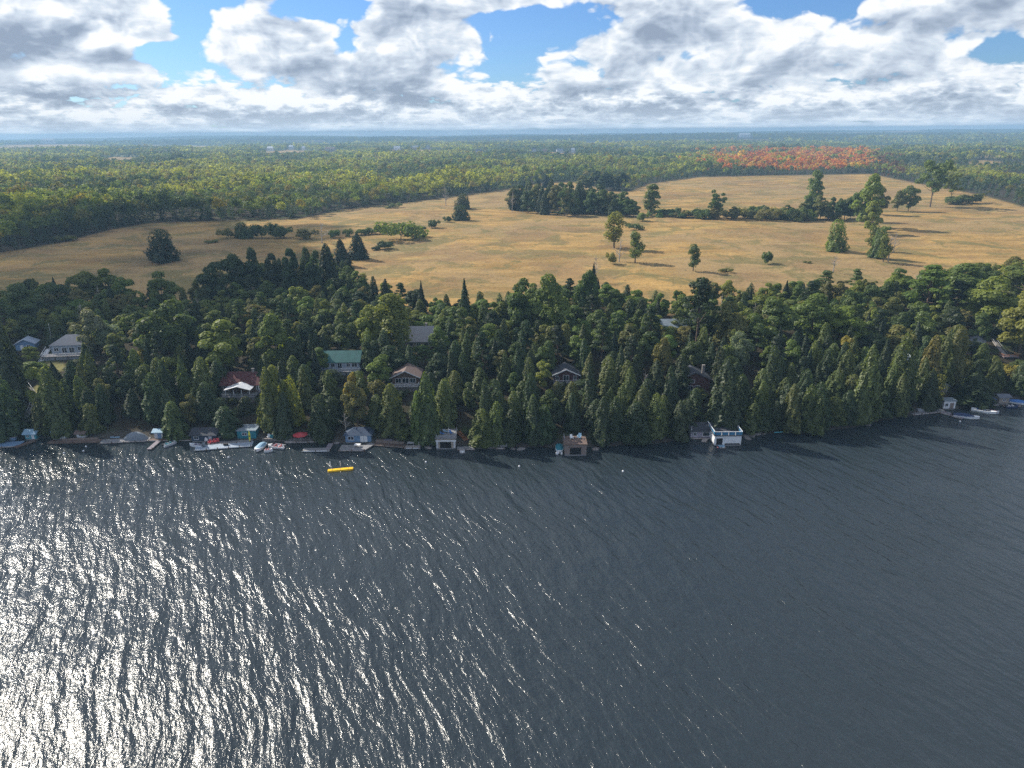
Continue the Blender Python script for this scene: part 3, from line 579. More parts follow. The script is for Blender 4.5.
boathouse('dark open-sided boat shelter with a low slate roof beside the red chairs', 'the dark boat shelter', 204, 441, 8, 6, 2.2, 1.2, 'x', 'navyroof', 'darkroof', 'white', [(-2.4, .6, 1.4, 1.0)], [(2.2, .9, 1.9, 'offwhite')], rect=(190, 429, 217, 442))
r_, x_, y_, z_ = boathouse('flat teal-roofed boat shelter standing on the long grey dock', 'the teal-roofed shelter', 247, 438.5, 6.2, 5, 2.7, 0, 'flat', 'teal', 'tinroof', 'white', [(-.6, 1.2, 1.5, .8)], [], rect=(237, 424, 259, 441))
r_, x_, y_, z_ = boathouse('slate-blue boathouse with white double doors and a navy roof', 'the slate-blue boathouse', 358.5, 442, 8.4, 5.5, 2.5, 1.7, 'hip', 'bluewall', 'navyroof', 'white', [(-2.9, .8, .8, 1.1, 0), (-1.9, .8, .8, 1.1, 0)], [(1.2, .95, 2.1), (2.45, .95, 2.1)], rect=(344, 428, 374, 451))
r_, x_, y_, z_ = boathouse('cream boathouse with a wide dark boat opening and blue loungers on its roof', 'the cream boathouse', 446, 448, 6.2, 7, 3.3, 0, 'flat', 'tanwall', 'greyboard', 'white', [], rect=(434, 428, 458, 450)); BH1 = (x_, y_, z_+3.3)
opening(r_, -.1, 3.6, 2.1); MB().box(-3.25, 3.25, -.14, -.02, 2.3, 2.75).build('lintel', M['white'], r_)
railing(MB(), [(-3.1, 6.9), (-3.1, -.1), (3.1, -.1), (3.1, 6.9)], 3.32, .9).build('railing', M['greywall'], r_)
for sx_ in (-1, 1): MB().box(sx_*2.75-.3, sx_*2.75+.3, -.12, -.01, 0, 2.29).build('corner_post', M['offwhite'], r_)
r_, x_, y_, z_ = boathouse('peach wooden boathouse with a square dark opening and flat roof deck', 'the peach boathouse', 575.5, 454.5, 6.8, 6, 3.3, 0, 'flat', 'peach', 'brownboard', 'peach', [], rect=(556, 436, 589, 456)); BH2 = (x_, y_, z_+3.3)
opening(r_, 0, 3.5, 2.3); MB().box(-2.1, 2.1, -.1, -.005, 2.32, 2.5).build('lintel', M['brownboard'], r_)
railing(MB(), [(-3.3, 5.9), (-3.3, 3)], 3.62, .9).build('railing', M['greywall'], r_)
r_, x_, y_, z_ = boathouse('white boathouse with turquoise glass railing around its roof terrace', 'the turquoise-railed boathouse', 727.5, 444.5, 8.6, 9, 3.0, 0, 'flat', 'white', 'darkroof', 'white', [], rect=(711, 417, 743, 447)); BH3 = (x_, y_, z_+3.0)
opening(r_, -2.7, 2.0, 2.2); MB().box(-.9, 3.9, -.09, -.005, .45, 2.6).build('garage_door', M['white'], r_); MB().box(-.9, 3.9, -.02, -.005, .0, .43).build('shaded_opening', M['dark'], r_)  # dark strip stands for the shaded gap below the garage door
pn = MB(); po = MB()
for (a, b_) in (((-4.4, 8.8), (-4.4, -.2)), ((-4.4, -.2), (4.4, -.2)), ((4.4, -.2), (4.4, 8.8))):
    k = 5 if a[1] != b_[1] else 4
    for q in range(k):
        p = [a[n]+(b_[n]-a[n])*(q+.08)/k for n in (0, 1)]; e = [a[n]+(b_[n]-a[n])*(q+.92)/k for n in (0, 1)]
        pn.beam((*p, 3.9), (*e, 3.9), .03, 1.0)
    for q in range(k+1): p = [a[n]+(b_[n]-a[n])*q/k for n in (0, 1)]; po.box(p[0]-.08, p[0]+.08, p[1]-.08, p[1]+.08, 3.3, 4.5)
    po.beam((*a, 4.55), (*b_, 4.55), .18, .1)
ro = po.build('railing', M['white'], r_); pn.build('glass_panel', M['blueglass'], ro)
r_, x_, y_, z_ = boathouse('low lilac boathouse with a dark roof and one big white window', 'the lilac boathouse', 701.5, 437.5, 7.6, 6, 2.5, 1.5, 'x', 'lilac', 'darkroof', 'white', [(-2.2, .7, .9, 1.0), (1.4, .6, 2.1, 1.3, 0)], [], rect=(689, 423, 713, 439))
r_, x_, y_, z_ = boathouse('white cube shed with a rosy door standing on the eastern pier', 'the white cube shed', 949, 408.5, 4.2, 3, 2.8, 0, 'flat', 'white', 'tinroof', 'offwhite', [(-1.1, .9, .9, 1.0)], [(.8, 1.2, 2.1, 'peach')], rect=(942, 399, 956, 409), cat='shed')
r_, x_, y_, z_ = boathouse('plain grey dockside shed beside the blue canopy', 'the grey dockside shed', 1003.5, 403.5, 3.6, 3, 2.5, .5, 'x', 'tanwall', 'greyroof', 'white', [(0, 1, .9, .8)], [], rect=(998, 394, 1010, 404), cat='shed')
r_, x_, y_, z_ = boathouse('blue-sided boat shelter with a blue roof near the eastern end', 'the blue boat shelter', 986, 404.5, 5.4, 5, 2.2, 1.4, 'y', 'bluewall', 'blueroof', 'white', [], [(-1.6, .8, 1.8)], rect=(978, 393, 996, 406))
r_, x_, y_, z_ = cottage('playhouse', 'tiny pale playhouse on legs above the white cube shed', 'the tiny playhouse', 944, 392.5, 2.4, 2, 1.8, .7, 'y', 'lilac', 'tinroof', 'white', [(0, .6, .8, .7)], [], rise=1.0, cat='playhouse', rect=(939, 384, 949, 392))

# ------------------------------------------------------------------ docks, steps, walls
G_D = 'wooden docks along the shore'
def dock(label, short, p0, p1, width, board='greyboard', z=.5, name='dock', edge='paleboard', posts=3, group=G_D):
    a = at_z(*p0, z); b_ = at_z(*p1, z); L = math.dist(a, b_); an = math.atan2(b_[1]-a[1], b_[0]-a[0])
    root = thing(name, label, 'dock', (a[0], a[1], z), an, group)
    d = MB(); n = max(2, int(L/.6))
    for k in range(n): d.box(L*k/n, L*(k+.95)/n, 0, width, -.09, random.uniform(-.008, .0))
    d.box(.02, L-.02, .04, width-.04, -.24, -.095); d.build('deck', M[board], root)
    MB().box(-.03, L+.03, -.09, -.004, -.3, .03).build('fascia', M[edge], root)
    for k in range(posts):
        for yy in (.12, width-.12): xx = .3+(L-.6)*k/max(1, posts-1); MB().tube((xx, yy-.32 if yy < .5 else yy, -2.2), (xx, yy-.32 if yy < .5 else yy, .42 if yy < .5 else -.25), .11, n=8).build('post', M['bark'], root)
    LM.append((short, (a[0]+b_[0])/2, (a[1]+b_[1])/2)); return root
dock('faded blue dock with pale trim at the western end', 'the faded blue dock', (-14, 447.5), (18, 446), 4.2, 'bluewall')
dock('short brown walkway angling from the blue dock to the turquoise bunkie', 'the angled brown walkway', (16, 447.5), (36, 440.5), 1.6, 'brownboard', edge='brownboard')
dock('low brown dock in front of the white storage shed', 'the low brown dock', (47, 443), (99, 442), 2.4, 'brownboard', edge='brownboard', posts=5)
dock('long light grey dock below the domed tarpaulin', 'the long light grey dock', (99, 443), (148, 440.5), 3.0, 'greyboard', posts=5)
dock('pale finger dock running diagonally out below the upright white shed', 'the pale finger dock', (151, 449), (161, 440.3), 1.4, 'lilacboard', posts=2)
dock('thin dark walkway linking the upright white shed with the boat shelter', 'the thin dark walkway', (148, 440.5), (192, 440), 1.6, 'brownboard', posts=4)
dock('long grey dock with three red chairs on it', 'the long grey dock', (194, 450), (252, 445.5), 3.4, 'bluegrey', edge='white', posts=6)
dock('wooden platform behind the red chairs and teal-roofed shelter', 'the chair platform', (206, 444.5), (252, 442), 2.2, 'greyboard', posts=4)
dock('thin walkway beneath the red canopy', 'the thin red-canopy walkway', (284, 442.5), (320, 441.3), 1.2, 'paleboard', posts=4)
dock('L-shaped outer dock with a pale edge beside the thin walkway', 'the pale-edged outer dock', (302, 451), (329, 450.5), 2.2, 'greyboard', edge='white')
dock('short connecting ramp at the end of the pale-edged outer dock', 'the short connecting ramp', (329, 450.5), (333, 443), 1.5, 'lilacboard', posts=2)
dock('broad deck wrapped around the slate-blue boathouse', 'the broad boathouse deck', (338.5, 450.3), (365, 450.3), 4.2, 'greyboard')
dock('angled side of the deck east of the slate-blue boathouse', 'the angled deck side', (363.5, 450.6), (375, 443.5), 2.0, 'greyboard', posts=2)
dock('low dock faced with brown stone between two boathouses', 'the stone-faced dock', (374, 445), (405, 447), 2.2, 'brownboard', edge='wallstone', posts=4)
dock('pale floating dock with a white bench frame', 'the pale floating dock', (404.5, 448), (420, 448), 2.2, 'paleboard', edge='offwhite')
dock('short dark dock between the cream boathouse and the wooden stairs', 'the short dark dock', (457, 449.5), (475, 449), 2.2, 'greyboard')
dock('tiny white swim step in front of the short dark dock', 'the white swim step', (460, 452.5), (465, 452.2), 1.4, 'white', z=.25, edge='white', posts=2, name='swim_platform')
dock('small grey dock under the cedars between the cream and peach boathouses', 'the small grey dock', (496, 448.5), (505, 448), 2.0, 'greyboard', posts=2)
dock('small ramp slanting from the lilac boathouse into the water', 'the slanting ramp', (706, 442), (709, 436.5), 1.5, 'paleboard', z=.35, posts=2)
dock('pale teal swim platform in front of the white boathouse', 'the teal swim platform', (720, 447.5), (726, 447.3), 2.2, 'lightblue', z=.35, posts=2, name='swim_platform')
dock('narrow boardwalk along the lilac boathouse front', 'the lilac boardwalk', (691, 438.2), (712, 438.2), 1.0, 'lilacboard', z=.5)
dock('long grey pier west of the white cube shed', 'the long eastern pier', (913, 414.6), (946, 411.2), 3.0, 'greyboard', posts=5)
dock('angled grey pier beside the covered white boat', 'the angled eastern pier', (940, 412.2), (962, 418.5), 2.4, 'lilacboard', posts=3)
dock('low dock in front of the blue boat shelter', 'the low eastern dock', (976, 406), (1000, 404.5), 1.8, 'greyboard', posts=3)
dock('short dark dock at the far eastern edge', 'the far eastern dock', (1004, 406.2), (1022, 406), 1.6, 'brownboard', posts=3)
def stairs(label, short, pa, pb, w=1.4, board='greyboard', rail='greywall', rect=None, sidewall=False):
    a = np.array(hit(*pa)); b_ = np.array(hit(*pb)); a[2] = max(a[2], .5)
    if np.hypot(*(b_-a)[:2]) < 1: b_[1] += 1
    L = math.hypot(*(b_-a)[:2]); an = math.atan2(b_[1]-a[1], b_[0]-a[0]); H = b_[2]-a[2]+.4
    root = thing('stairs', label, 'stairs', (a[0], a[1], a[2]+.2), an, 'outdoor stairs on the slope')
    n = max(3, int(abs(H)/.22), int(L/.6)); st = MB()
    for k in range(n): st.box(L*k/n, L*(k+1.05)/n, -w/2, w/2, H*(k+1)/n-.07, H*(k+1)/n)
    st.build('tread', M[board], root)
    for sg in (-1, 1):
        MB().beam((0, sg*(w/2+.06), .0), (L, sg*(w/2+.06), H), .07, .28).build('stringer', M[board], root)
        rl = MB().beam((0, sg*(w/2+.05), 1.0), (L, sg*(w/2+.05), H+1.0), .1, .1)
        for k in range(6): f = k/5; rl.tube((L*f, sg*(w/2+.05), H*f-.2), (L*f, sg*(w/2+.05), H*f+1), .045, n=5)
        rl.build('handrail', M[rail], root)
    LM.append((short, (a[0]+b_[0])/2, (a[1]+b_[1])/2))
    if rect: keep(*rect, a[0], a[1])
stairs('pale wooden steps from the yard up to the white cottage deck', 'the deck steps', (41, 362), (49, 350), 1.6, 'white', 'white', (39, 349, 49, 360))
stairs('white-railed steps on the bare slope below the lawn', 'the white-railed steps', (36, 398), (25, 384), 1.1, 'paleboard', 'white', (22, 378, 38, 400))
stairs('thin lower steps descending to the turquoise bunkie', 'the thin lower steps', (24, 428), (33, 406), 1.0, 'greyboard', 'offwhite', (22, 402, 34, 428))
stairs('long timber stairs climbing the shaded eastern slope', 'the long timber stairs', (1005, 356), (992, 340), 1.4, 'paleboard', 'greywall', (988, 336, 1008, 358))
stairs('orange-brown wooden stairs beside the cream boathouse', 'the orange-brown stairs', (467, 441), (458, 433), 1.4, 'orange', 'brownwall', (457, 431, 471, 448))
def slab(name, label, cat, px, py, w, d, h_, m, z=None, rz=0.0, rail=None, short=None, rect=None, legs=False):
    x, y, zz = hit(px, py)
    if z is not None: x, y = at_z(px, py, z); zz = z
    root = thing(name, label, cat, (x, y, zz), rz)
    b2 = MB(); n = max(2, int(w/.5))
    for k in range(n): b2.box(-w/2+w*k/n, -w/2+w*(k+.94)/n, 0, d, h_-.1, h_)
    b2.box(-w/2, w/2, .05, d-.05, h_-.22, h_-.103); b2.build('top', M[m], root)
    for sx_ in (-1, 1): MB().box(sx_*(w/2-.25)-.12, sx_*(w/2-.25)+.12, .1, .34, -2, h_-.22).build('post', M['brownboard'], root)
    if rail: railing(MB(), [(-w/2, d), (-w/2, 0), (w/2, 0), (w/2, d)], h_, .9).build('railing', M[rail], root)
    if short: LM.append((short, x, y))
    if rect: keep(*rect, x, y)
    return root
slab('viewing_platform', 'small pale viewing platform in the cedars above the stone-faced dock', 'platform', 402, 428, 5.4, 3, .9, 'lilacboard', short='the viewing platform', rect=(394, 419, 411, 428))
slab('viewing_platform', 'reddish timber landing at the foot of the long timber stairs', 'platform', 1011, 359, 6, 3, .9, 'lilacboard', rail='orange', short='the reddish landing', rect=(1002, 350, 1019, 360))
slab('viewing_platform', 'railed timber lookout west of the long timber stairs', 'platform', 966, 357, 4, 2.5, 1.2, 'orange', rail='lilac', short='the timber lookout', rect=(960, 350, 970, 358))
def rwall(label, short, p0, p1, h_, m='wallstone'):
    a = at_z(*p0, .2); b_ = at_z(*p1, .2); L = math.dist(a, b_); an = math.atan2(b_[1]-a[1], b_[0]-a[0]); rr = np.random.default_rng(int(p0[0]))
    w_ = MB(); rows = max(2, int(h_/.4))
    for r in range(rows):
        xx = -.3*(r % 2)
        while xx < L: l = rr.uniform(.5, 1.1); w_.box(max(0, xx), min(L, xx+l-.04), rr.uniform(-.08, 0), .7, r*h_/rows, (r+.93)*h_/rows); xx += l
    tag(w_.build('retaining_wall', M[m], None, (a[0], a[1], -.3), an), label, 'retaining wall', 'stone retaining walls'); LM.append((short, (a[0]+b_[0])/2, (a[1]+b_[1])/2))
rwall('brown stone retaining wall at the water between slate-blue boathouse and floating dock', 'the brown retaining wall', (376, 443.2), (404, 445), 1.6)
rwall('low rubble wall behind the low brown dock', 'the low rubble wall', (62, 441.2), (98, 440), 1.2)
rwall('grey rubble wall behind the thin red-canopy walkway', 'the grey rubble wall', (262, 441), (322, 440.6), 1.3, 'stone')
rwall('dark rubble wall between cream boathouse and small grey dock', 'the dark rubble wall', (472, 448), (496, 448), 1.1, 'stone')
rr = np.random.default_rng(5)
ROCKS = [(746, 436.5, 1.6, 'pale shore rock nearest the white boathouse'), (751, 435, 1.9, 'broad flat rock beside the white boathouse'), (757, 434, 1.4, 'middle rock of the pale rocky point'), (763, 432.6, 1.7, 'low rock toward the tip of the rocky point'),
         (768, 431, 1.2, 'small rock at the far end of the rocky point'), (748, 438.6, 1.3, 'half-sunk rock in front of the rocky point'), (513, 448.5, 1.1, 'round rock east of the small grey dock'), (521, 449, 1.4, 'dark rock under the cedars west of the peach boathouse'),
         (336, 443, 1.2, 'rock wedged beside the short connecting ramp'), (428, 447.5, 1.4, 'rock between floating dock and cream boathouse'), (596, 449, 1.5, 'dark rock just east of the peach boathouse'), (868, 424.5, 1.4, 'solitary rock under the cedars west of the long pier')]
for k, (px, py, s_, lb) in enumerate(ROCKS):
    x, y = at_z(px, py, .1); mb = MB(); secs = []
    for zz, f in ((-.8, .8), (-.2, 1.0), (.25, .92), (.55, .6), (.68, .15)): secs.append([(math.cos(t)*s_*f*(1+.2*math.sin(2*t+k)+.12*math.sin(5*t+k*2)), math.sin(t)*s_*.7*f*(1+.15*math.cos(3*t+k)), zz*s_*.6) for t in np.arange(9)*2*math.pi/9])
    mb.loft(secs); mb.add(secs[-1], [tuple(range(9))]); tag(mb.build('shore_rock', M['stone'], None, (x, y, 0), rr.uniform(0, 6)), lb, 'rock', 'rocks along the shore')

# ------------------------------------------------------------------ boats
def boat(label, short, px, py, L, B, head, hull='white', inside='greycanvas', cover=None, shield=True, motor=True, z=.0, name='motorboat', arch=False):
    x, y = at_z(px, py, .3); root = thing(name, label, 'boat', (x, y, z), head, 'boats moored at the docks')
    N = 11; H = .85; secs = []; ins = []
    for k in range(N):
        t = k/(N-1); w = B/2*(min(1, .86+.3*t) if t < .5 else math.cos((t-.5)*math.pi*.97)**.62); w = max(w, .02); xx = -L/2+L*t; sh_ = H+.28*t*t; keel = -.35+.45*max(0, t-.7)/.3
        secs.append([(xx, -w, sh_), (xx, -w*.93, .25), (xx, -w*.55, keel+.08), (xx, 0, keel), (xx, w*.55, keel+.08), (xx, w*.93, .25), (xx, w, sh_), (xx, w*.86, sh_+.02), (xx, w*.82, sh_-.35 if t < .72 else sh_+.01), (xx, 0, (.35 if t < .72 else sh_+.1)), (xx, -w*.82, sh_-.35 if t < .72 else sh_+.01), (xx, -w*.86, sh_+.02)])
    mb = MB(); n = 12
    for i_ in range(N-1):
        v = secs[i_]+secs[i_+1]; mb.add(v, [(j_, (j_+1) % n, n+(j_+1) % n, n+j_) for j_ in range(n)])
    mb.add(secs[0], [tuple(range(n))]); mb.build('hull', M[hull], root)
    if cover:
        cs = []
        for k in range(8):
            t = k/7*.82; w = B/2*(min(1, .86+.3*t) if t < .5 else math.cos((t-.5)*math.pi*.97)**.62)*1.03; xx = -L/2+L*t; hh = H+.25+.5*math.sin(math.pi*min(1, t*1.15+.08))
            cs.append([(xx, -w, H-.05+.2*t*t), (xx, -w*.5, hh*.93), (xx, 0, hh), (xx, w*.5, hh*.93), (xx, w, H-.05+.2*t*t)])
        c_ = MB().loft(cs, close=False); c_.add(cs[0], [tuple(range(5))]); c_.build('boat_cover', M[cover], root)
    else:
        for q in (-.26, .04):
            for sg in (-1, 1): MB().box(L*q, L*q+.55, sg*B*.2-.28, sg*B*.2+.28, .4, .75).box(L*q-.12, L*q, sg*B*.2-.28, sg*B*.2+.28, .4, 1.2).build('seat', M[inside], root)
        if shield: MB().add([(L*.16, -B*.4, 1.0), (L*.26, 0, 1.05), (L*.16, B*.4, 1.0), (L*.1, -B*.36, 1.5), (L*.19, 0, 1.55), (L*.1, B*.36, 1.5)], [(0, 1, 4, 3), (1, 2, 5, 4)]) or None
        if shield: ws = MB(); ws.beam((L*.13, -B*.38, 1.25), (L*.22, 0, 1.28), .04, .5).beam((L*.22, 0, 1.28), (L*.13, B*.38, 1.25), .04, .5); ws.build('windshield', M['glass'], root)
    if motor: MB().box(-L/2-.5, -L/2-.05, -.2, .2, .6, 1.25).box(-L/2-.38, -L/2-.2, -.08, .08, -.5, .6).build('outboard_motor', M['black'], root)
    if arch:
        fr = MB()
        for sg in (-1, 1):
            for q in (-.35, .1): fr.tube((L*q, sg*B*.45, .9), (L*q, sg*B*.42, 2.2), .05, n=5)
        fr.box(-L*.4, L*.15, -B*.46, B*.46, 2.2, 2.3); fr.build('roof_frame', M['white'], root)
    LM.append((short, x, y)); return root
boat('small pale motorboat moored beside the grey finger slip', 'the small pale motorboat', 170.5, 444.3, 4.4, 1.7, R(52), 'offwhite', 'teal')
boat('white bowrider with a teal-grey cockpit cover next to the coral boat', 'the covered bowrider', 260, 448, 5.8, 2.6, R(-98), 'white', cover='lightblue')
boat('coral-seated runabout moored next to the covered bowrider', 'the coral runabout', 276.5, 447, 5.6, 2.7, R(168), 'offwhite', 'pink')
boat('little pink-white dinghy between the bowrider and the coral runabout', 'the pink-white dinghy', 268.5, 451, 2.6, 1.2, R(15), 'white', 'pink', shield=False, motor=False, name='dinghy')
boat('low white skiff lying at the western tip of the long grey dock', 'the white skiff', 196, 446, 4.6, 1.5, R(165), 'white', 'lilac', shield=False, name='skiff')
boat('teal-covered boat with a white bow beside the peach boathouse', 'the teal-covered boat', 559.5, 450, 6.0, 2.6, R(-92), 'white', cover='teal')
boat('small grey rowing boat beneath the cedars by the small grey dock', 'the grey rowing boat', 502, 446, 3.6, 1.4, R(10), 'offwhite', 'lilac', shield=False, motor=False, name='rowboat')
boat('white-railed pontoon boat with dark floor at the angled pier', 'the white-railed boat', 966, 417, 8.0, 2.7, R(-24), 'white', 'greycanvas', cover='navy')
boat('sleek white and blue speedboat in front of the blue boat shelter', 'the blue speedboat', 983.5, 411.5, 7.6, 2.5, R(-35), 'white', 'blue')
boat('pink-white jet ski moored at the bow of the blue speedboat', 'the pink jet ski', 994, 412.6, 3.0, 1.1, R(-20), 'offwhite', 'pink', shield=False, name='jet_ski')
boat('white speedboat with bright blue deck at the far eastern dock', 'the far eastern speedboat', 1021, 403.5, 7.4, 2.5, R(-30), 'white', 'blue', cover='blue')
boat('dark little boat with white gear beside the far eastern speedboat', 'the dark little boat', 1012, 407.2, 4.6, 1.7, R(5), 'navy', 'chairwhite')
for (x0, px, py) in ((0, 557, 453.6), (0, 561.5, 453.6)):
    x, y = at_z(px, py, .2); mb = MB(); mb.loft([[(math.cos(t)*q, math.sin(t)*q, z) for t in np.arange(8)*math.pi/4] for z, q in ((-.3, .2), (0, .42), (.4, .45), (.7, .3), (.8, .05))])
    tag(mb.build('boat_fender', M['chairwhite'], None, (x, y, 0), smooth=True), 'round white fender floating at the %s corner of the teal-covered boat' % ('outer' if px < 559 else 'boathouse-side'), 'fender')

# ------------------------------------------------------------------ small waterfront things
def chair_mb():
    c = MB(); c.beam((0, -.45, .34), (0, .25, .22), .62, .05).beam((0, .2, .22), (0, .55, 1.0), .62, .05)
    for sg in (-1, 1): c.box(sg*.36-.07, sg*.36+.07, -.5, .3, .55, .6).box(sg*.34-.04, sg*.34+.04, -.45, -.36, 0, .55).box(sg*.3-.04, sg*.3+.04, .2, .3, 0, .55)
    return c
CH = {}
def chair(m, label, px, py, z=.52, rz=0.0, s_=1.25, group='outdoor chairs on the docks'):
    x, y = at_z(px, py, z)
    if m not in CH: CH[m] = chair_mb().mesh('deck_chair', M[m])
    o = link('deck_chair', CH[m], None, (x, y, z), rz); o.scale = (s_,)*3; tag(o, label, 'chair', group)
for k, (px, py, lb) in enumerate(((210, 443.6, 'red chair nearest the dark boat shelter'), (214.3, 442.8, 'middle red chair of the three on the long dock'), (217.9, 442.2, 'red chair nearest the teal-roofed shelter'))): chair('red', lb, px, py, rz=.2*k)
chair('chairwhite', 'white chair beside the red chairs and the dark shelter', 206.5, 441.5, rz=.4)
chair('chairwhite', 'white chair at the back of the dock behind the red chairs', 219.5, 438, rz=-.5)
chair('greycanvas', 'grey chair on the long dock closest to the white skiff', 204, 446.5, rz=.3)
chair('chairwhite', 'white chair at the waterline wall beside the coral runabout', 269, 438, rz=.2)
chair('pink', 'pink chair behind the coral runabout', 277, 437.6, rz=-.2)
chair('chairwhite', 'white chair next to the red canopy', 310, 437.8, rz=.6)
chair('chairwhite', 'white chair on the stone-faced dock', 403.5, 440, rz=.3)
chair('offwhite', 'off-white chair beside the stone wall and white chair', 398, 441, rz=-.3)
chair('chairwhite', 'white chair on the small grey pier near the cube shed', 932, 409.5, rz=-.3)
chair('chairwhite', 'white chair on the roof terrace with turquoise glass railing', 726.5, 421.6, BH3[2]+.35, rz=.3)
chair('blue', 'blue chair on the roof terrace with turquoise glass railing', 722, 420.6, BH3[2]+.35, rz=-.3)
chair('lilac', 'lilac chair on the roof terrace with turquoise glass railing', 731, 420.4, BH3[2]+.35, rz=.1)
chair('chairwhite', 'white chair on the flat roof of the peach boathouse', 571.5, 438.6, BH2[2]+.32, rz=.2)
chair('lightblue', 'light blue chair on the flat roof of the peach boathouse', 579.3, 438.2, BH2[2]+.32, rz=-.4, s_=1.5)
def table(label, px, py, z, m='chairwhite', w=1.3):
    x, y = at_z(px, py, z); r = thing('table', label, 'table', (x, y, z)); MB().box(-w/2, w/2, -w/3, w/3, .7, .76).build('tabletop', M[m], r)
    for a_ in (-1, 1):
        for b2 in (-1, 1): MB().box(a_*w*.42-.03, a_*w*.42+.03, b2*w*.28-.03, b2*w*.28+.03, 0, .7).build('leg', M[m], r)
table('white table on the deck of the slate-blue boathouse', 357.5, 446.5, .52, w=2.0)
table('light table under the trees beside the white table chairs', 411, 444.5, .52, 'offwhite', 2.2)
def lounger(label, px, py, z, m, rz):
    x, y = at_z(px, py, z); r = thing('sun_lounger', label, 'sun lounger', (x, y, z), rz, 'blue loungers on the roof deck')
    MB().box(-.35, .35, -1.0, .3, .32, .42).build('seat', M[m], r); MB().beam((0, .3, .36), (0, .95, .85), .7, .1).build('backrest', M[m], r)
    for a_ in (-1, 1):
        for q in (-.9, .25): MB().box(a_*.3-.03, a_*.3+.03, q-.03, q+.03, 0, .32).build('leg', M['chairwhite'], r)
lounger('bright blue lounger nearest the outer corner of the cream boathouse roof', 441.5, 434.2, BH1[2]+.3, 'blue', R(60))
lounger('light blue lounger in the middle of the cream boathouse roof', 446, 432.4, BH1[2]+.3, 'lightblue', R(70))
lounger('blue lounger at the stair side of the cream boathouse roof', 450.5, 433.2, BH1[2]+.3, 'blue', R(20))
def umbrella(label, px, py, z, m, closed=False, h_=2.6, w=1.6):
    x, y = at_z(px, py, z); r = thing('parasol', label, 'parasol', (x, y, z)); MB().tube((0, 0, 0), (0, 0, h_), .05, n=6).build('pole', M['white'], r)
    c = MB(); n = 8; rim = .14 if closed else w
    zs = h_-.75 if not closed else h_-1.5
    c.add([(math.cos(t)*rim, math.sin(t)*rim, zs) for t in np.arange(n)*2*math.pi/n]+[(0, 0, h_+.05)], [(k, (k+1) % n, n) for k in range(n)]); c.build('canopy', M[m], r)
    MB().tube((0, 0, 0), (0, 0, .12), .35, n=10).build('base', M['stone'], r)
umbrella('open red parasol above the thin walkway', 301, 441, .5, 'red', w=2.5, h_=3.0); LM.append(('the red parasol', *at_z(301, 439, .5)))
umbrella('closed white parasol on the cream boathouse roof', 449, 434.6, BH1[2]+.3, 'chairwhite', True)
umbrella('closed white parasol at the corner of the lilac boathouse', 691, 437.6, .5, 'chairwhite', True, 4.2)
umbrella('closed white parasol at the corner of the burgundy-roofed cottage deck', 259.5, 392, z=hit(259.5, 392)[2]+1.4, m='chairwhite', closed=True)
x, y = at_z(301, 440.5, .5); keep(293, 428, 312, 440, x, y)
def kayak(label, px, py, z, m, L=3.4, up=False, rz=0.0, tilt=0.0):
    x, y = at_z(px, py, z); secs = []
    for k in range(11):
        t = k/10; w = .36*math.sin(math.pi*min(.985, max(.015, t)))**.6; secs.append([(-L/2+L*t, -w, .18), (-L/2+L*t, -w*.6, .02), (-L/2+L*t, 0, -.03), (-L/2+L*t, w*.6, .02), (-L/2+L*t, w, .18), (-L/2+L*t, w*.5, .3), (-L/2+L*t, 0, .34), (-L/2+L*t, -w*.5, .3)])
    r = thing('kayak', label, 'kayak', (x, y, z), rz); hb = MB(); hb.loft(secs); hb.build('hull', M[m], r, smooth=True)
    MB().tube((0, 0, .33), (0, 0, .37), .26, .24, 10).build('cockpit', M['black'], r)
    if up: r.rotation_euler = (0, R(-84), R(90)); r.location.z = z+L/2
kayak('lemon yellow kayak propped upright against the teal-roofed shelter', 250.3, 440.9, .52, 'brightyellow', 3.6, True)
kayak('turquoise kayak lying on the rocky bank east of the white boathouse', 779, 432.5, .6, 'tealwall', 3.4, rz=.2); keep(773, 428, 785, 435, *at_z(779, 432, .5))
kayak('cyan kayak stored on the long light grey dock', 115, 437.6, .6, 'lightblue', 3.2)
kayak('pale kayak leaning beside the white storage shed', 46, 432.5, 1.6, 'lightblue', 2.6); keep(98, 428, 150, 440, *at_z(120, 438, .5))
# domed tarpaulin over a boat on the long light grey dock
x, y = at_z(136, 438.6, .5); mb = MB(); secs = []
for k in range(9):
    t = k/8; hh = .25+2.2*math.sin(math.pi*t)**.8; ww = .6+1.1*math.sin(math.pi*t)**.5; secs.append([(-3.9+7.8*t, -ww*math.cos(q), .02+hh*math.sin(q)) for q in np.linspace(0, math.pi, 9)])
mb.loft(secs, close=False); mb.add(secs[0], [tuple(range(9))]); mb.add(secs[-1], [tuple(range(9))]); tb = mb.build('covered_boat', M['greycanvas'], None, (x, y, .5), R(2), smooth=True)
tag(tb, 'boat shape under a domed grey tarpaulin on the long light grey dock', 'covered boat'); LM.append(('the domed tarpaulin', x, y))
